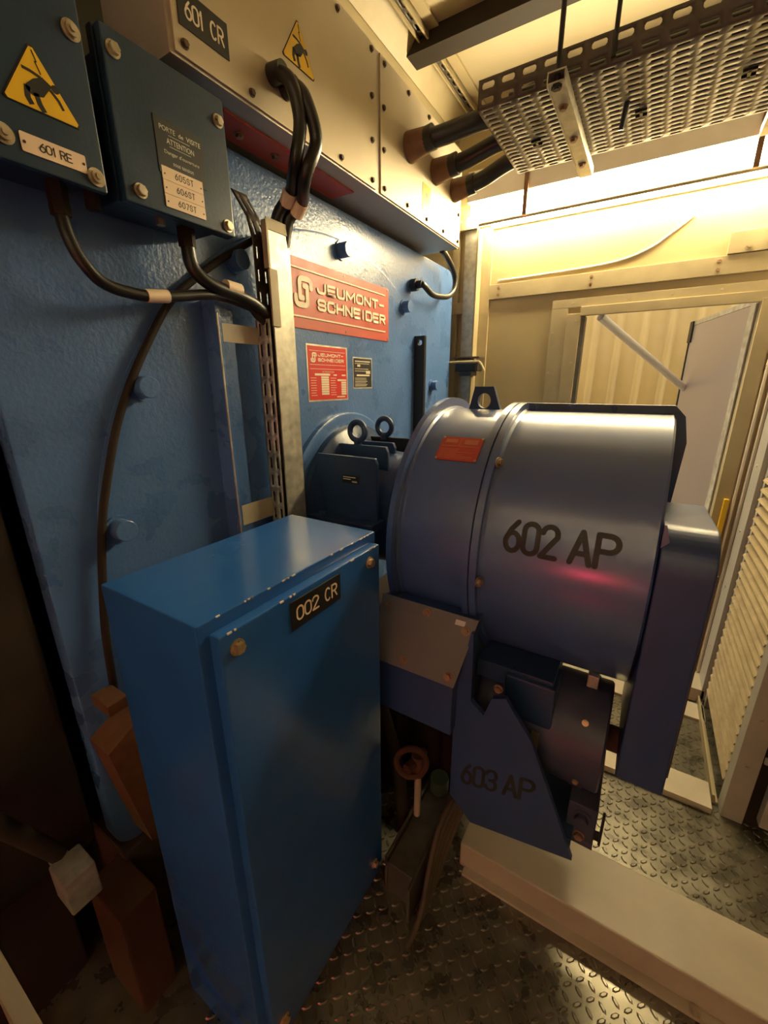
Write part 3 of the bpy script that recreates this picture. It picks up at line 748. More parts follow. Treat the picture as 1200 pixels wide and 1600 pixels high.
def build_guard():
    t = thing('belt_guard', (0.12, 1.05, 0.62), 'tall narrow blue belt guard at the right end of the exciter drum', 'guard')
    n = 12; r = 0.085; yc, zt = 1.04, 1.175
    poly = [(1.30, 0.63), (yc-r, 0.63), (yc-r, zt)]
    poly += [(yc-r*math.cos(PI/2*k/n), zt+r*math.sin(PI/2*k/n)) for k in range(1, n+1)] + [(1.30, 1.247)]
    b = B(); b.prism(poly, 'x', 0.067, 0.165, 0.006); g = b.build('cover', 'blue_guard', t)
    b = B(); b.box(0.166, 0.172, 0.985, 1.02, 0.66, 1.18, 0.001); b.build('edge_strip', 'galv_d', t)
    b = B(); b.prism([(0.066, 1.275), (0.066, 1.225), (0.080, 1.24), (0.070, 1.275)], 'y', 0.97, 1.0); b.build('clip', 'blue_ex', t)
build_guard()

# ------------------------------------------------------------------ cabinet 002 CR
def build_cabinet():
    t = thing('control_cabinet', (-0.67, 0.566, 0), 'blue floor cabinet labelled 002 CR with chipped edges in the foreground', 'cabinet')
    b = B(); b.box(-0.81, -0.53, 0.315, 0.817, 0.0, 1.2, 0.004); b.build('body', 'blue', t)
    b = B(); b.box(-0.5305, -0.505, 0.335, 0.797, 0.10, 1.178, 0.004); d = b.build('door', 'blue', t)
    for y in (0.366, 0.752): bolt(d, (-0.505, y, 1.146), (1, 0, 0), 0.0105, 'brass', 'lock_screw')
    for y in (0.366, 0.752): bolt(d, (-0.505, y, 0.14), (1, 0, 0), 0.0105, 'brass', 'lock_screw')
    b = B(); b.box(-0.505, -0.5025, 0.487, 0.636, 1.107, 1.166, 0.0005); p = b.build('label_plate', 'ink', d); p['label'] = 'black plate reading 002 CR'
    text(p, letters('002', 0.500, 1.121, 0.065, 0.031, 0.12, 0.5, 0.30)+letters('CR', 0.583, 1.121, 0.041, 0.031, 0.12, 0.45, 0.34), 'tag', onx(-0.5025), depth=0.0005)
    # scuffed bright edges
    b = B()
    for k in range(18):
        y = 0.33+0.47*random.random(); l = 0.003+0.008*random.random(); b.box(-0.5312, -0.5292, y, y+l, 1.198, 1.2003)
    for k in range(10):
        y = 0.35+0.44*random.random(); l = 0.003+0.007*random.random(); b.box(-0.5068, -0.5045, y, y+l, 1.1755, 1.1785)
    s = b.build('paint_chips', 'pale', t); s['kind'] = 'stuff'
build_cabinet()

# ------------------------------------------------------------------ wall boxes
def tri_sign(parent, x, pts, name='warning_sign'):
    """yellow electric-shock triangle on plane X = x; pts: left, right, apex (y, z)"""
    l, r, a = [Vector(p) for p in pts]
    def T(p, q): return l+(r-l)*p+(a-(l+r)/2)*q+((l+r)/2-l-(r-l)*0.5)
    def cut(P_, k=0.06):
        out = []
        for i in range(3):
            p, q, s = P_[i-1], P_[i], P_[(i+1) % 3]
            out += [q+(p-q)*k, q+(s-q)*k]
        return [tuple(v) for v in out]
    b = B(); b.prism(cut([l, r, a], 0.05), 'x', x, x+0.0015); s = b.build(name, 'ink', parent)
    c = (l+r+a)/3
    b = B(); b.prism(cut([c+(v-c)*0.95 for v in (l, r, a)], 0.05), 'x', x+0.0012, x+0.0022); b.build('yellow_field', 'yellow', s)
    its = []
    def st(pl, wd):
        pp = [T(*p) for p in pl]; its.append((stroke([tuple(v) for v in pp], wd*(r-l).length), 0, 0, 1, 1, 0))
    st([(0.50, 0.88), (0.535, 0.74), (0.515, 0.73), (0.56, 0.58)], 0.014)           # bolt of lightning
    st([(0.33, 0.565), (0.43, 0.56), (0.55, 0.53)], 0.036)                         # raised arm
    its.append(([tuple(T(*p)) for p in ((.325, .32), (.44, .46), (.565, .545), (.68, .47), (.61, .37), (.535, .25), (.41, .205), (.33, .26))], 0, 0, 1, 1, 0))   # body
    its.append(([tuple(T(.715+.052*math.cos(k*PI/6), .455+.062*math.sin(k*PI/6))) for k in range(12)], 0, 0, 1, 1, 0))     # head
    st([(0.64, 0.41), (0.731, 0.302), (0.775, 0.185)], 0.036)                      # falling arm
    st([(0.345, 0.32), (0.325, 0.16), (0.36, 0.065)], 0.068)                       # leg
    st([(0.44, 0.26), (0.463, 0.12), (0.505, 0.02)], 0.068)                        # leg
    text(s, its, 'ink', onx(x+0.0022), 'shock_symbol', depth=0.0005)
    return s
def build_box_re():
    t = thing('terminal_box', (-0.91, 0.33, 1.865), 'dark blue wall box with yellow shock triangle and tag 601 RE', 'box')
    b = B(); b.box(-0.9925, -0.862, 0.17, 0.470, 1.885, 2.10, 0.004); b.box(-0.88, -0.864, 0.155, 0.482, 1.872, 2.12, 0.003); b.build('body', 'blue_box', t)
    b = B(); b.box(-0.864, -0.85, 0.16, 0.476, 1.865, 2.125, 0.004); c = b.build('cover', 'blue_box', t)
    for y, z in ((0.338, 1.897), (0.459, 1.884), (0.459, 2.075), (0.18, 1.9), (0.18, 2.07)): bolt(c, (-0.85, y, z), (1, 0, 0), 0.009, 'bolt', style='stud')
    tri_sign(c, -0.85, [(0.346, 1.944), (0.450, 1.944), (0.396, 2.030)])
    b = B(); b.prism(rrect(0.358, 0.446, 1.884, 1.909, 0.002, 2), 'x', -0.85, -0.848); p = b.build('name_tag', 'tag', c); p['label'] = 'cream tag reading 601 RE'
    text(p, letters('601', 0.381, 1.8905, 0.022, 0.0125, 0.13, 0.5, 0.30)+letters('RE', 0.4085, 1.8905, 0.017, 0.0125, 0.13, 0.45, 0.34), 'ink', onx(-0.848), depth=0.0004)
    for y in (0.3625, 0.442): bolt(p, (-0.848, y, 1.8965), (1, 0, 0), 0.0022, 'ink', 'pin', 'flat')
    b = B(); b.cyl((-0.93, 0.431, 1.835), (-0.93, 0.431, 1.887), 0.016, 6); b.build('cable_gland', 'dark', t)
    b = B(); b.cyl((-0.915, 0.48, 1.855), (-0.915, 0.48, 1.885), 0.012, 6); b.build('cable_gland', 'dark', t)
build_box_re()
def build_box_st():
    t = thing('terminal_box', (-0.91, 0.625, 1.865), 'dark blue wall box carrying cream tags 605ST, 606ST and 607ST', 'box')
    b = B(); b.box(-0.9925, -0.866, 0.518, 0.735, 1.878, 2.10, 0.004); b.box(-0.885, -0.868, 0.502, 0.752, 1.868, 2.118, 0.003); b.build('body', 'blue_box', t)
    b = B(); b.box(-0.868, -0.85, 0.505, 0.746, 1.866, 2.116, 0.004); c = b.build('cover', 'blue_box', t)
    for y, z in ((0.535, 1.889), (0.727, 1.884), (0.727, 2.072), (0.523, 2.085)): bolt(c, (-0.85, y, z), (1, 0, 0), 0.009, 'bolt')
    b = B(); b.box(-0.85, -0.8485, 0.579, 0.682, 1.935, 2.024, 0.0004); p = b.build('notice_plate', 'ink', c); p['label'] = 'black notice plate with pale lettering'
    it = [('PORTE', 0.589, 2.0045, 0.032, 0.008, 0), ('de', 0.628, 2.0045, 0.010, 0.007, 0), ('VISITE', 0.6445, 2.0045, 0.031, 0.008, 0),
          ('ATTENTION', 0.601, 1.986, 0.058, 0.009, 0), ("Danger d'ouverture", 0.594, 1.967, 0.074, 0.008, 0), ('sous tension', 0.609, 1.953, 0.044, 0.0065, 0),
          (None, 0.606, 1.9995, 0.045, 0.0007, 0), (None, 0.606, 1.982, 0.045, 0.0007, 0)]
    text(p, it, 'galv', onx(-0.8485), depth=0.0003)
    for k, s in enumerate(('605ST', '606ST', '607ST')):
        z = 1.9245-k*0.0226
        b = B(); b.box(-0.85, -0.848, 0.583, 0.671, z, z+0.0222, 0.0005); q = b.build('name_tag', 'tag', c); q['label'] = 'cream tag reading ' + s
        text(q, letters(s, 0.609, z+0.006, 0.040, 0.0110, 0.12, 0.5, 0.62), 'ink', onx(-0.848), depth=0.0003)
        for y in (0.588, 0.666): bolt(q, (-0.848, y, z+0.0095), (1, 0, 0), 0.0016, 'ink', 'pin', 'flat')
    b = B(); b.cyl((-0.92, 0.67, 1.84), (-0.92, 0.67, 1.88), 0.018, 6); b.build('cable_gland', 'dark', t)
    b = B(); b.cyl((-0.90, 0.60, 1.86), (-0.90, 0.60, 1.88), 0.009, 6); b.build('drain_plug', 'bolt', t)
build_box_st()

# ------------------------------------------------------------------ busbar duct 601 CR
def build_duct():
    t = thing('busbar_duct', (-0.95, 1.34, 2.14), 'long bare metal busbar box labelled 601 CR above the blue end face', 'duct')
    b = B(); b.box(-1.055, -0.856, 0.638, 2.052, 2.142, 2.512, 0.003); b.build('body', 'steel_d', t)
    for y0, y1 in ((0.646, 1.341), (1.370, 2.048)):
        b = B(); b.box(-0.857, -0.850, y0, y1, 2.147, 2.508, 0.0015); c = b.build('cover_panel', 'steel', t)
        n = 5
        for k in range(n):
            y = y0+0.022+(y1-y0-0.044)*k/(n-1)
            bolt(c, (-0.85, y, 2.166), (1, 0, 0), 0.0062, 'bolt_d'); bolt(c, (-0.85, y, 2.49), (1, 0, 0), 0.0062, 'bolt_d')
        for y in (y0+0.018, y1-0.022):
            for z in (2.27, 2.38): bolt(c, (-0.85, y, z), (1, 0, 0), 0.0062, 'bolt_d')
        if y0 < 1:
            b = B(); b.box(-0.85, -0.848, 0.660, 0.774, 2.192, 2.252, 0.0005); p = b.build('label_plate', 'ink', c); p['label'] = 'black plate reading 601 CR'
            text(p, letters('601', 0.674, 2.207, 0.041, 0.030, 0.12, 0.5, 0.30)+letters('CR', 0.730, 2.207, 0.033, 0.030, 0.12, 0.45, 0.34), 'pale', onx(-0.848), depth=0.0004)
            tri_sign(c, -0.85, [(0.934, 2.286), (1.052, 2.286), (0.994, 2.381)])
            for y, z in ((0.898, 2.228), (0.938, 2.220)):
                b = B(); b.cyl((-0.851, y, z), (-0.815, y, z), 0.022, 20, r1=0.019); b.build('cable_grommet', 'rubber', c)
        else:
            b = B(); b.box(-0.85, -0.8488, 1.668, 1.735, 2.185, 2.277); p = b.build('warning_sign', 'yellow', c); p['label'] = 'small yellow rectangular danger sticker'
            text(p, [(stroke([(1.682, 2.205), (1.724, 2.205), (1.703, 2.250), (1.682, 2.205)], 0.0035), 0, 0, 1, 1, 0), (stroke([(1.704, 2.24), (1.700, 2.225), (1.706, 2.225), (1.702, 2.21)], 0.003), 0, 0, 1, 1, 0)], 'ink', onx(-0.8488), 'danger_mark', depth=0.0004)
            b = B(); b.box(-0.85, -0.849, 1.93, 2.02, 2.165, 2.222); p = b.build('data_plate', 'galv', c)
            text(p, [(None, 1.94, 2.172+k*0.009, 0.05+0.02*random.random(), 0.003, 0) for k in range(5)], 'ink', onx(-0.849), depth=0.0003)
            for y in (1.56, 1.772, 1.965):
                b = B(); b.cyl((-0.851, y, 2.341), (-0.775, y, 2.349), 0.046 if y < 1.6 else 0.043, 24, r1=0.036); b.build('cable_boot', 'brown', c)
    # dark red plate on the underside of the duct
    b = B(); b.box(-1.0, -0.91, 0.80, 1.30, 2.1375, 2.142, 0.0005); p = b.build('bottom_plate', 'red', t); p['label'] = 'dark red plate under the box'
    for y in (0.88, 1.0, 1.14): bolt(p, (-0.955, y, 2.1375), (0, 0, -1), 0.009, 'bolt_r')
build_duct()

# ------------------------------------------------------------------ cables
GRP = None
for k, (y, y2, lab) in enumerate(((1.56, 1.65, 'thick black cable from the metal box to the overhead tray, uppermost of three'),
                       (1.772, 1.80, 'thick black cable from the metal box to the overhead tray, middle of three'),
                       (1.965, 1.945, 'thick black cable from the metal box to the overhead tray, lowest of three'))):
    pts = [(-0.79, y, 2.347), (-0.72, y+(y2-y)*0.2, 2.356), (-0.62, y+(y2-y)*0.7, 2.385), (-0.53, y2, 2.400), (-0.42, y2, 2.428), (-0.2, y2, 2.428), (0.2, y2, 2.428), (0.62, y2, 2.428)]
    t = thing('power_cable', (-0.2, y2, 2.36), lab, 'cable', 'power cables to the overhead tray')
    b = B(); b.tube(pts, 0.030, 20); b.build('sheath', 'rubber', t)
    b = B(); b.tube([(-0.785, y, 2.3475), (-0.755, y, 2.351)], 0.037, 20, False); b.build('end_sleeve', 'rubber', t)

for k in range(13):
    y = 1.558+0.0355*k; e = 0.02*((k*2) % 3)
    b = B(); b.tube([(-0.50+e, y, 2.3785), (0.0, y, 2.3785), (0.70, y, 2.3785)], 0.0172, 16)
    tag(b.build('tray_cable', 'rubber'), 'thin black cable lying in the overhead tray under the three thick ones', 'cable', 'thin cables lying in the overhead tray')

def cable(name, pts, r, label, tags=(), group=None, m='rubber'):
    t = thing(name, pts[len(pts)//2], label, 'cable', group)
    b = B(); b.tube(pts, r, 14); b.build('sheath', m, t)
    for a, c in tags:
        b = B(); b.tube([a, c], r*1.15, 12, False); q = b.build('marker_sleeve', 'tag', t)
    return t
cable('control_cable', [(-0.83, 0.898, 2.228), (-0.79, 0.893, 2.195), (-0.785, 0.911, 2.132), (-0.80, 0.905, 2.055), (-0.87, 0.955, 2.015), (-0.915, 0.943, 1.955), (-0.925, 0.925, 1.75), (-0.925, 0.915, 1.3)], 0.0155,
      'black cable looping from the metal box into the upright tray, nearer of two', [((-0.862, 0.949, 2.021), (-0.888, 0.957, 2.000))])
cable('control_cable', [(-0.82, 0.938, 2.22), (-0.775, 0.922, 2.175), (-0.768, 0.946, 2.104), (-0.79, 0.925, 2.03), (-0.86, 0.985, 2.00), (-0.905, 0.973, 1.955), (-0.92, 0.955, 1.75), (-0.92, 0.95, 1.3)], 0.0155,
      'black cable looping widest from the metal box into the upright tray, farther of two', [((-0.852, 0.980, 2.004), (-0.880, 0.985, 1.983))])
cable('control_cable', [(-0.93, 0.431, 1.842), (-0.925, 0.433, 1.804), (-0.92, 0.446, 1.766), (-0.92, 0.479, 1.735), (-0.92, 0.545, 1.726), (-0.92, 0.616, 1.734), (-0.92, 0.725, 1.753), (-0.925, 0.831, 1.745), (-0.93, 0.865, 1.728), (-0.93, 0.90, 1.70), (-0.93, 0.915, 1.62)], 0.0115,
      'grey-black cable sagging from the box tagged 601 RE', [((-0.92, 0.556, 1.7262), (-0.92, 0.605, 1.7325))])
cable('control_cable', [(-0.92, 0.67, 1.842), (-0.915, 0.674, 1.799), (-0.91, 0.715, 1.772), (-0.91, 0.80, 1.760), (-0.915, 0.855, 1.745), (-0.925, 0.91, 1.715), (-0.93, 0.93, 1.62)], 0.015,
      'thick black cable bending out under the box tagged 605ST', [((-0.91, 0.752, 1.7745), (-0.91, 0.795, 1.772))])
cable('thin_cable', [(-0.97, 0.935, 1.935), (-0.982, 0.81, 1.856), (-0.982, 0.718, 1.791), (-0.982, 0.645, 1.729), (-0.982, 0.572, 1.627), (-0.982, 0.522, 1.545), (-0.982, 0.479, 1.458), (-0.982, 0.436, 1.338), (-0.982, 0.409, 1.242), (-0.982, 0.386, 1.111), (-0.982, 0.37, 0.987), (-0.982, 0.36, 0.80)], 0.0085,
      'thin dark cable curving down the left side of the blue end face', m='dark')
cable('thin_cable', [(-0.93, 2.0, 2.15), (-0.925, 2.06, 2.10), (-0.925, 2.19, 2.075), (-0.92, 2.185, 2.0), (-0.92, 2.10, 1.955), (-0.925, 1.95, 1.945), (-0.935, 1.86, 1.975)][2:] if False else
      [(-0.93, 2.035, 2.145), (-0.93, 2.10, 2.13), (-0.93, 2.20, 2.075), (-0.93, 2.20, 2.01), (-0.93, 2.13, 1.965), (-0.93, 2.02, 1.947), (-0.93, 1.94, 1.945), (-0.935, 1.875, 1.968), (-0.942, 1.86, 1.975)], 0.0125,
      'short black cable hooking from the metal box end to the blue end face')

# ------------------------------------------------------------------ upright cable tray
def build_tray():
    t = thing('cable_tray', (-0.92, 0.93, 0.2), 'upright galvanised cable tray with slotted side standing behind the blue cabinet', 'cable tray')
    b = B(); b.box(-0.903, -0.898, 0.893, 0.972, 0.45, 1.955, 0.0008); b.box(-0.955, -0.903, 0.969, 0.972, 0.45, 1.955); c = b.build('cover', 'galv', t)
    b = B(); b.box(-0.899, -0.896, 0.889, 0.976, 1.93, 1.957, 0.001); b.box(-0.899, -0.893, 0.886, 0.915, 1.70, 1.84, 0.001); b.box(-0.91, -0.893, 0.884, 0.892, 1.84, 1.95, 0.001); b.build('end_clip', 'cream_d', t)
    b = B(); sheet_slots(b.bm, -0.958, -0.905, 0.45, 1.72, 2, 24, 0.30, 0.62, lambda u, v: (u, 0.884, v)); o = b.build('slotted_side', 'galv', t); solid(o, 0.0015)
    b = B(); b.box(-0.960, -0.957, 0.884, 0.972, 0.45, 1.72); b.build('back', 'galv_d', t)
    b = B()
    def bend(u, v):
        s = max(0.0, v-1.93)
        return (-0.945 - s*0.30, u - s*s*4.0, v)
    sheet_slots(b.bm, 0.884, 0.934, 1.64, 2.02, 2, 7, 0.20, 0.52, bend); o = b.build('slotted_strip', 'perf', t); solid(o, 0.0015)
    for z0, z1 in ((1.655, 1.70), (1.155, 1.215)):
        b = B(); b.box(-0.995, -0.955, 0.765, 0.772, z0, z1); b.box(-0.957, -0.954, 0.765, 0.90, z0, z1); b.build('wall_bracket', 'chan', t)
build_tray()

# ------------------------------------------------------------------ overhead tray, ceiling members
def build_overhead():
    t = thing('overhead_cable_tray', (0.1, 1.77, 2.36), 'wide perforated cable tray hanging from the ceiling in front of the lamp', 'cable tray')
    x0, x1, y0, y1, z = -0.59, 0.75, 1.525, 2.005, 2.36
    b = B()
    sheet_slots(b.bm, x0, x1, y0, y1, 24, 18, 0.52, 0.28, lambda u, v: (u, v, z)); o = b.build('bottom', 'tray', t); solid(o, 0.0012)
    b = B(); sheet_slots(b.bm, x0, x1, z, z+0.075, 22, 2, 0.62, 0.44, lambda u, v: (u, y0, v)); o = b.build('side', 'perf', t); solid(o, 0.002)
    b = B(); sheet_slots(b.bm, x0, x1, z, z+0.075, 22, 2, 0.62, 0.44, lambda u, v: (u, y1, v)); o = b.build('side', 'perf', t); solid(o, 0.002)
    for x in (-0.345, 0.205):
        b = B(); b.prism([(x-0.024, 2.327), (x-0.021, 2.327), (x-0.021, 2.3545), (x+0.021, 2.3545), (x+0.021, 2.327), (x+0.024, 2.327), (x+0.024, 2.3585), (x-0.024, 2.3585)], 'y', 1.46, 2.10)
        b.box(x-0.021, x+0.021, 1.46, 2.10, 2.330, 2.333)
        br = b.build('support_channel', 'galv', t)
        for y in (1.58, 1.78, 1.98): bolt(br, (x, y, 2.330), (0, 0, -1), 0.010, 'bolt_r')
        b = B(); b.cyl((x, 1.475, 2.32), (x, 1.475, 2.86), 0.007, 10); b.cyl((x, 1.475, 2.322), (x, 1.475, 2.334), 0.014, 6); b.build('hanger_rod', 'black', t)
    b = B(); b.cyl((-0.215, 1.512, 2.37), (-0.215, 1.512, 2.86), 0.006, 10); b.build('hanger_rod', 'black', t)
    b = B(); b.cyl((-0.19, 1.72, 2.362), (-0.20, 1.74, 2.30), 0.008, 10); b.build('cable_tie', 'black', t)
    for x, y in ((-0.155, 1.80), (0.10, 1.75), (-0.47, 1.80)):
        b = B(); b.box(x-0.004, x+0.004, y-0.02, y+0.02, 2.352, 2.359); b.box(x-0.016, x+0.016, y-0.018, y-0.010, 2.352, 2.359); b.box(x-0.016, x+0.016, y+0.010, y+0.018, 2.352, 2.359); b.build('cable_tie', 'black', t)
build_overhead()
b = B(); b.prism([(1.865, 2.80), (1.955, 2.80), (1.955, 2.806), (1.871, 2.806), (1.871, 2.86), (1.865, 2.86)], 'x', -1.05, 1.85)
t = b.build('ceiling_beam', 'dark'); tag(t, 'dark steel angle beam crossing under the ceiling above the overhead tray', 'beam')
bolt(t, (-1.02, 1.865, 2.83), (0, -1, 0), 0.010, 'bolt_r')
def rail():
    t = thing('ceiling_rail', (-0.95, 0.6, 2.83), 'slotted metal rail running along the ceiling edge above the metal box', 'rail')
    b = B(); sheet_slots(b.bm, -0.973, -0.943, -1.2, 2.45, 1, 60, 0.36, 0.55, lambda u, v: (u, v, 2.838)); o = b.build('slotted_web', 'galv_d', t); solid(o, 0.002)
    b = B(); b.box(-0.980, -0.973, -1.2, 2.45, 2.825, 2.86); b.box(-0.943, -0.936, -1.2, 2.45, 2.825, 2.86); b.box(-0.936, -0.895, -1.2, 2.45, 2.85, 2.86); b.build('flange', 'cream_d', t)
rail()

# ------------------------------------------------------------------ back wall small things
def build_wallbits():
    b = B(); b.tube([(-0.80, 2.496, 2.085), (-0.55, 2.496, 2.088), (-0.25, 2.496, 2.10), (-0.11, 2.496, 2.135), (-0.02, 2.496, 2.19), (0.05, 2.496, 2.24)], 0.004, 16)
    tag(b.build('wall_wire', 'white'), 'thin cream wire sagging across the back wall above the horizontal beam', 'wire')
    t = thing('pipe_clamp', (-0.91, 2.43, 1.62), 'brown clamp with black block and bent handle on the corner post', 'clamp')
    b = B(); b.box(-0.985, -0.835, 2.36, 2.455, 1.685, 1.692); b.box(-0.985, -0.838, 2.36, 2.455, 1.668, 1.675); b.box(-0.855, -0.838, 2.36, 2.37, 1.62, 1.668); b.build('side_bracket', 'dull_brown', t)
    b = B(); b.box(-0.97, -0.845, 2.35, 2.455, 1.615, 1.656, 0.004); b.box(-0.945, -0.875, 2.36, 2.455, 1.59, 1.615, 0.004); b.build('block', 'black', t)
    b = B(); b.tube([(-1.03, 2.34, 1.662), (-0.86, 2.34, 1.664), (-0.82, 2.34, 1.658), (-0.795, 2.34, 1.615)], 0.0065, 10); b.build('handle', 'cream_d', t)
    b = B(); b.box(0.19, 0.48, 2.478, 2.4995, 2.068, 2.15, 0.002); p = tag(b.build('junction_plate', 'cream_d'), 'bolted cream plate at the right end of the beam over the doorway', 'plate')
    for x, z in ((0.26, 2.09), (0.33, 2.10), (0.33, 2.13)): bolt(p, (x, 2.478, z), (0, -1, 0), 0.010, 'cream_d')
    b = B(); b.box(0.375, 0.395, 2.452, 2.4745, 0.72, 1.02, 0.002); tag(b.build('hazard_strip', 'yellow'), 'yellow strip on the right door jamb beside the louvred panel', 'strip')
    t = thing('door_latch', (0.43, 2.46, 1.3), 'old metal latch bolt on the cream right door jamb', 'latch')
    b = B(); b.cyl((0.425, 2.47, 1.58), (0.425, 2.47, 1.70), 0.009, 10); b.torus((0.425, 2.47, 1.71), (0, 1, 0), 0.016, 0.006, 20, 8); b.build('bolt_rod', 'bolt_r', t)
    b = B(); b.box(0.405, 0.445, 2.465, 2.486, 1.60, 1.62, 0.002); b.box(0.405, 0.445, 2.465, 2.486, 1.655, 1.67, 0.002); b.build('keeper', 'bolt_r', t)
build_wallbits()

# ------------------------------------------------------------------ louvred air intake at the right
def build_louvre():
    t = thing('louvre_unit', (0.6, 1.95, 0), 'cream louvred air intake housing at the right edge', 'louvre')
    X = 0.465
    b = B(); b.box(X, X+0.03, 2.27, 2.47, 0.0, 2.3, 0.002); b.box(X-0.02, X, 2.30, 2.44, 0.02, 2.3, 0.002); p = b.build('corner_post', 'grey', t)
    for z in (0.3, 0.62, 0.9, 1.2, 1.5): bolt(p, (X-0.02, 2.37, z), (-1, 0, 0), 0.007, 'bolt', style='flat')
    b = B(); b.box(X+0.005, X+0.03, 1.65, 2.27, 1.19, 2.3, 0.002); b.build('upper_panel', 'grey', t)
    n = 26
    for k in range(n):
        z = 0.10+(1.19-0.10)*k/n; dz = 1.09/n
        b = B(); b.prism([(X+0.05, z+dz*1.05), (X-0.006, z+dz*0.40), (X-0.010, z+dz*0.20), (X-0.006, z+dz*0.15), (X+0.052, z+dz*0.85)], 'y', 1.70, 2.268); b.build('slat', 'louv', t)
    b = B(); b.box(X+0.055, X+0.065, 1.70, 2.27, 0.08, 1.19); b.build('backing', 'dark', t)
    b = B(); b.prism([(X-0.03, 0.0), (X-0.03, 0.04), (X-0.022, 0.04), (X-0.016, 0.012), (X-0.008, 0.012), (X-0.008, 0.0)], 'y', 1.68, 2.30); b.build('sill', 'cream_d', t)
    b = B(); b.box(X-0.005, X+0.06, 1.635, 1.70, 0.0, 2.3, 0.003); p = b.build('front_post', 'grey', t)
    for z in (0.25, 0.45, 0.65, 0.85): bolt(p, (X+0.027, 1.635, z), (0, -1, 0), 0.006, 'bolt', style='flat')
    b = B(); b.box(0.555, 1.35, 1.60, 1.64, 0.05, 2.3, 0.004); b.build('front_panel', 'grey', t)
    b = B(); b.box(X+0.06, 1.33, 1.645, 1.66, 0.0, 2.3); b.build('inner_frame', 'dark', t)
    b = B(); b.box(0.515, 0.575, 1.59, 1.60, 0.32, 0.345, 0.002); b.build('latch', 'galv', t)
build_louvre()

# ------------------------------------------------------------------ channels on the floor
t = thing('floor_channel', (0.2, 1.08, 0), 'wide cream cable channel cover lying on the checker plate in front', 'channel')
b = B(); b.box(-0.31, 1.5, 0.972, 1.178, 0.0, 0.10, 0.006, 3); b.build('cover', 'chan', t)
b = B(); b.box(-0.29, 1.5, 0.945, 0.973, 0.0, 0.012, 0.002); fl = b.build('flange', 'chan', t)
for x in (0.335, 0.9): bolt(fl, (x, 0.958, 0.012), (0, 0, 1), 0.010, 'bolt')
t = thing('floor_channel', (0.1, 1.68, 0), 'flat cream channel strip on the floor beyond the belt guard', 'channel')
b = B(); b.box(-0.6, 0.432, 1.62, 1.75, 0.0, 0.03, 0.004); b.build('cover', 'chan', t)

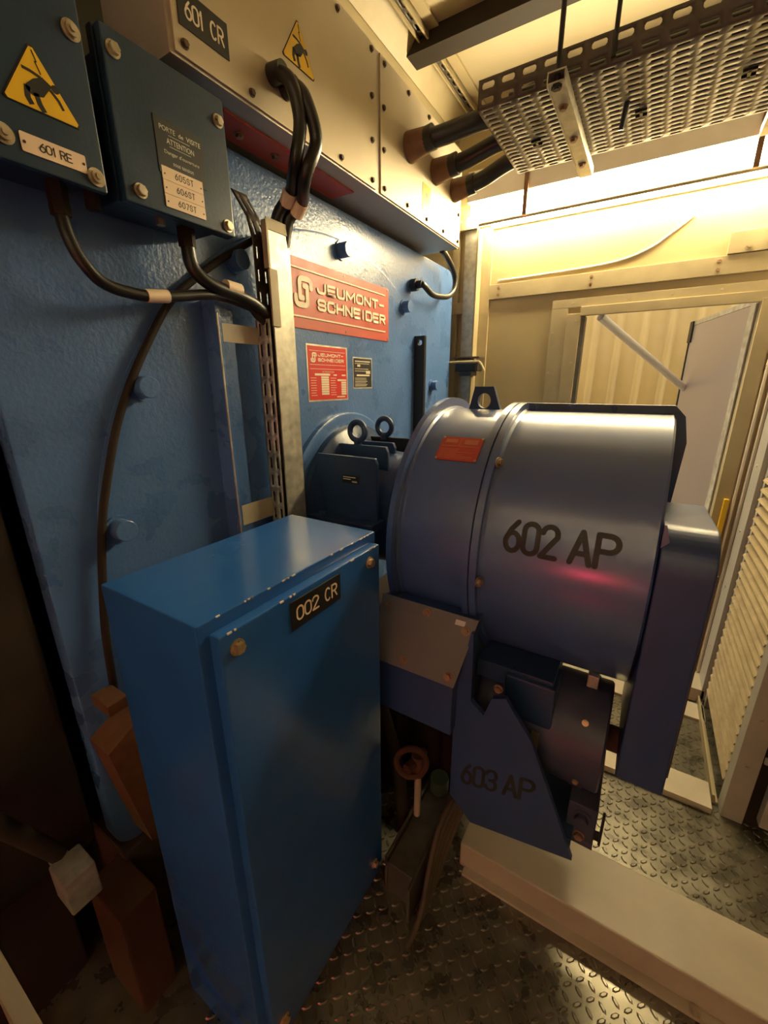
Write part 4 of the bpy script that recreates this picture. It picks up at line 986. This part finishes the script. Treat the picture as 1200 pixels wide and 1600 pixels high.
# ------------------------------------------------------------------ things low down in the shadow
def build_low():
    t = thing('base_rail', (-0.44, 0.9, 0), 'dull galvanised rail on the floor between the cabinet and the drum', 'rail')
    b = B(); b.box(-0.475, -0.385, 0.78, 1.10, 0.0, 0.13, 0.004); b.build('web', 'galv_d', t)
    b = B(); b.box(-0.485, -0.475, 0.78, 1.10, 0.0, 0.15, 0.002); b.box(-0.385, -0.376, 0.74, 1.10, 0.0, 0.145, 0.002); b.build('lip', 'galv_d', t)
    t = thing('drain_valve', (-0.47, 0.95, 0.16), 'rusty hand valve on an upright pipe under the exciter terminal box', 'valve')
    b = B(); b.cyl((-0.46, 0.95, 0.15), (-0.46, 0.95, 0.34), 0.011, 14); b.build('pipe', 'chan', t)
    b = B(); b.torus((-0.475, 0.93, 0.385), (0.5, -1, 0.2), 0.048, 0.010, 28, 10); b.cyl((-0.475, 0.90, 0.385), (-0.46, 0.99, 0.385), 0.016, 12); b.cyl((-0.46, 0.95, 0.33), (-0.46, 0.95, 0.41), 0.022, 14); b.build('hand_wheel', 'rust', t)
    b = B(); b.cyl((-0.40, 0.99, 0.26), (-0.40, 0.99, 0.31), 0.03, 16); b.build('green_cap', 'green', t)
    for k in range(5):
        cable('hose', [(-0.285, 1.10, 0.19+0.026*k), (-0.325, 1.03, 0.18+0.027*k), (-0.340-0.004*k, 0.95-0.014*k, 0.11+0.030*k), (-0.350, 0.89-0.030*k, 0.03+0.004*k), (-0.352, 0.82-0.035*k, 0.011)], 0.0085,
              ['brown hose in the bundle beside the cream channel, %s' % q for q in ('lowest of five', 'second from the floor', 'middle one', 'fourth from the floor', 'topmost of five')][k], group='hose bundle by the channel', m='dull_brown')
    b = B(); b.tube([(-0.70, 1.05, 0.55), (-0.56, 0.97, 0.34), (-0.52, 0.95, 0.16), (-0.505, 0.95, 0.0)], 0.022, 14)
    tag(b.build('oil_pipe', 'dark'), 'dark oil pipe slanting down behind the rusty hand valve', 'pipe')
    # dark engine side at the left
    t = alt
    b = B(); b.box(-2.6, -0.98, 0.30, 2.3, 0.0, 0.38, 0.01); b.build('base_beam', 'dull_brown', t)
    b = B(); b.box(-1.02, -0.86, 0.22, 0.31, 0.0, 0.36, 0.008); b.build('foot_block', 'orange', t)
    b = B(); b.prism([(0.293, 0.767), (0.375, 0.81), (0.375, 0.44), (0.338, 0.45)], 'x', -0.985, -0.90); b.box(-0.985, -0.91, 0.315, 0.36, 0.845, 0.875, 0.004); b.build('bracket', 'brown', t)
    b = B(); b.box(-0.975, -0.62, 1.09, 1.62, 0.0, 0.66, 0.01); b.box(-0.62, -0.345, 1.19, 1.62, 0.0, 0.40, 0.01); b.build('bearing_pedestal', 'dark', t)
    t = thing('side_duct', (-1.3, 0.0, 0), 'dark brown casing standing left of the blue end face', 'casing')
    b = B(); b.box(-2.4, -1.02, -0.6, 0.27, 0.45, 2.08, 0.02); b.build('casing', 'dark', t)
    b = B(); b.box(-2.3, -1.1, -0.55, 0.2, 0.0, 0.45, 0.01); b.build('plinth', 'dark', t)
    b = B(); b.box(-0.95, -0.875, 0.155, 0.215, 0.47, 0.56, 0.004); b.box(-1.10, -0.93, 0.17, 0.20, 0.49, 0.53, 0.003); t = thing('steel_bracket', (-0.95, 0.185, 0.47), 'pale steel bracket block in the shadow at the lower left', 'bracket'); b.build('block', 'galv', t)
    b = B(); b.cyl((-0.97, 0.08, 0.80), (-0.96, 0.18, 0.56), 0.018, 14); b.build('stay', 'dark', t)
    b = B(); sheet_slots(b.bm, -1.1, -0.62, 0.40, 0.52, 12, 3, 0.55, 0.5, lambda u, v: (u, 0.045-(v-0.40)*0.1, v)); o = b.build('panel', 'chan', None); solid(o, 0.003)
    b2 = B(); b2.box(-1.1, -0.62, 0.025, 0.05, 0.515, 0.53); b2.box(-1.1, -1.09, 0.03, 0.05, 0.0, 0.52); b2.box(-0.63, -0.62, 0.03, 0.05, 0.0, 0.52)
    t = thing('perforated_guard', (-0.86, 0.04, 0), 'pale perforated guard panel at the bottom left corner', 'guard')
    o.parent = t; o.location = o.location - t.location
    b2.build('frame', 'chan', t)
build_low()

def build_assumed_red_lamp():  # assumed lamp, added out of view to give the drum its red reflection
    t = thing('assumed_red_lamp', (-0.2, -1.66, 0.57), 'small assumed red lamp, unseen on the wall behind the viewer', 'lamp')
    b = B(); b.cyl((-0.2, -1.70, 0.62), (-0.2, -1.66, 0.62), 0.05, 20); b.build('base', 'black', t)
    b = B(); b.cyl((-0.2, -1.66, 0.62), (-0.2, -1.61, 0.62), 0.035, 20, r1=0.025); b.build('lens', 'assumed_redlamp', t)
build_assumed_red_lamp()
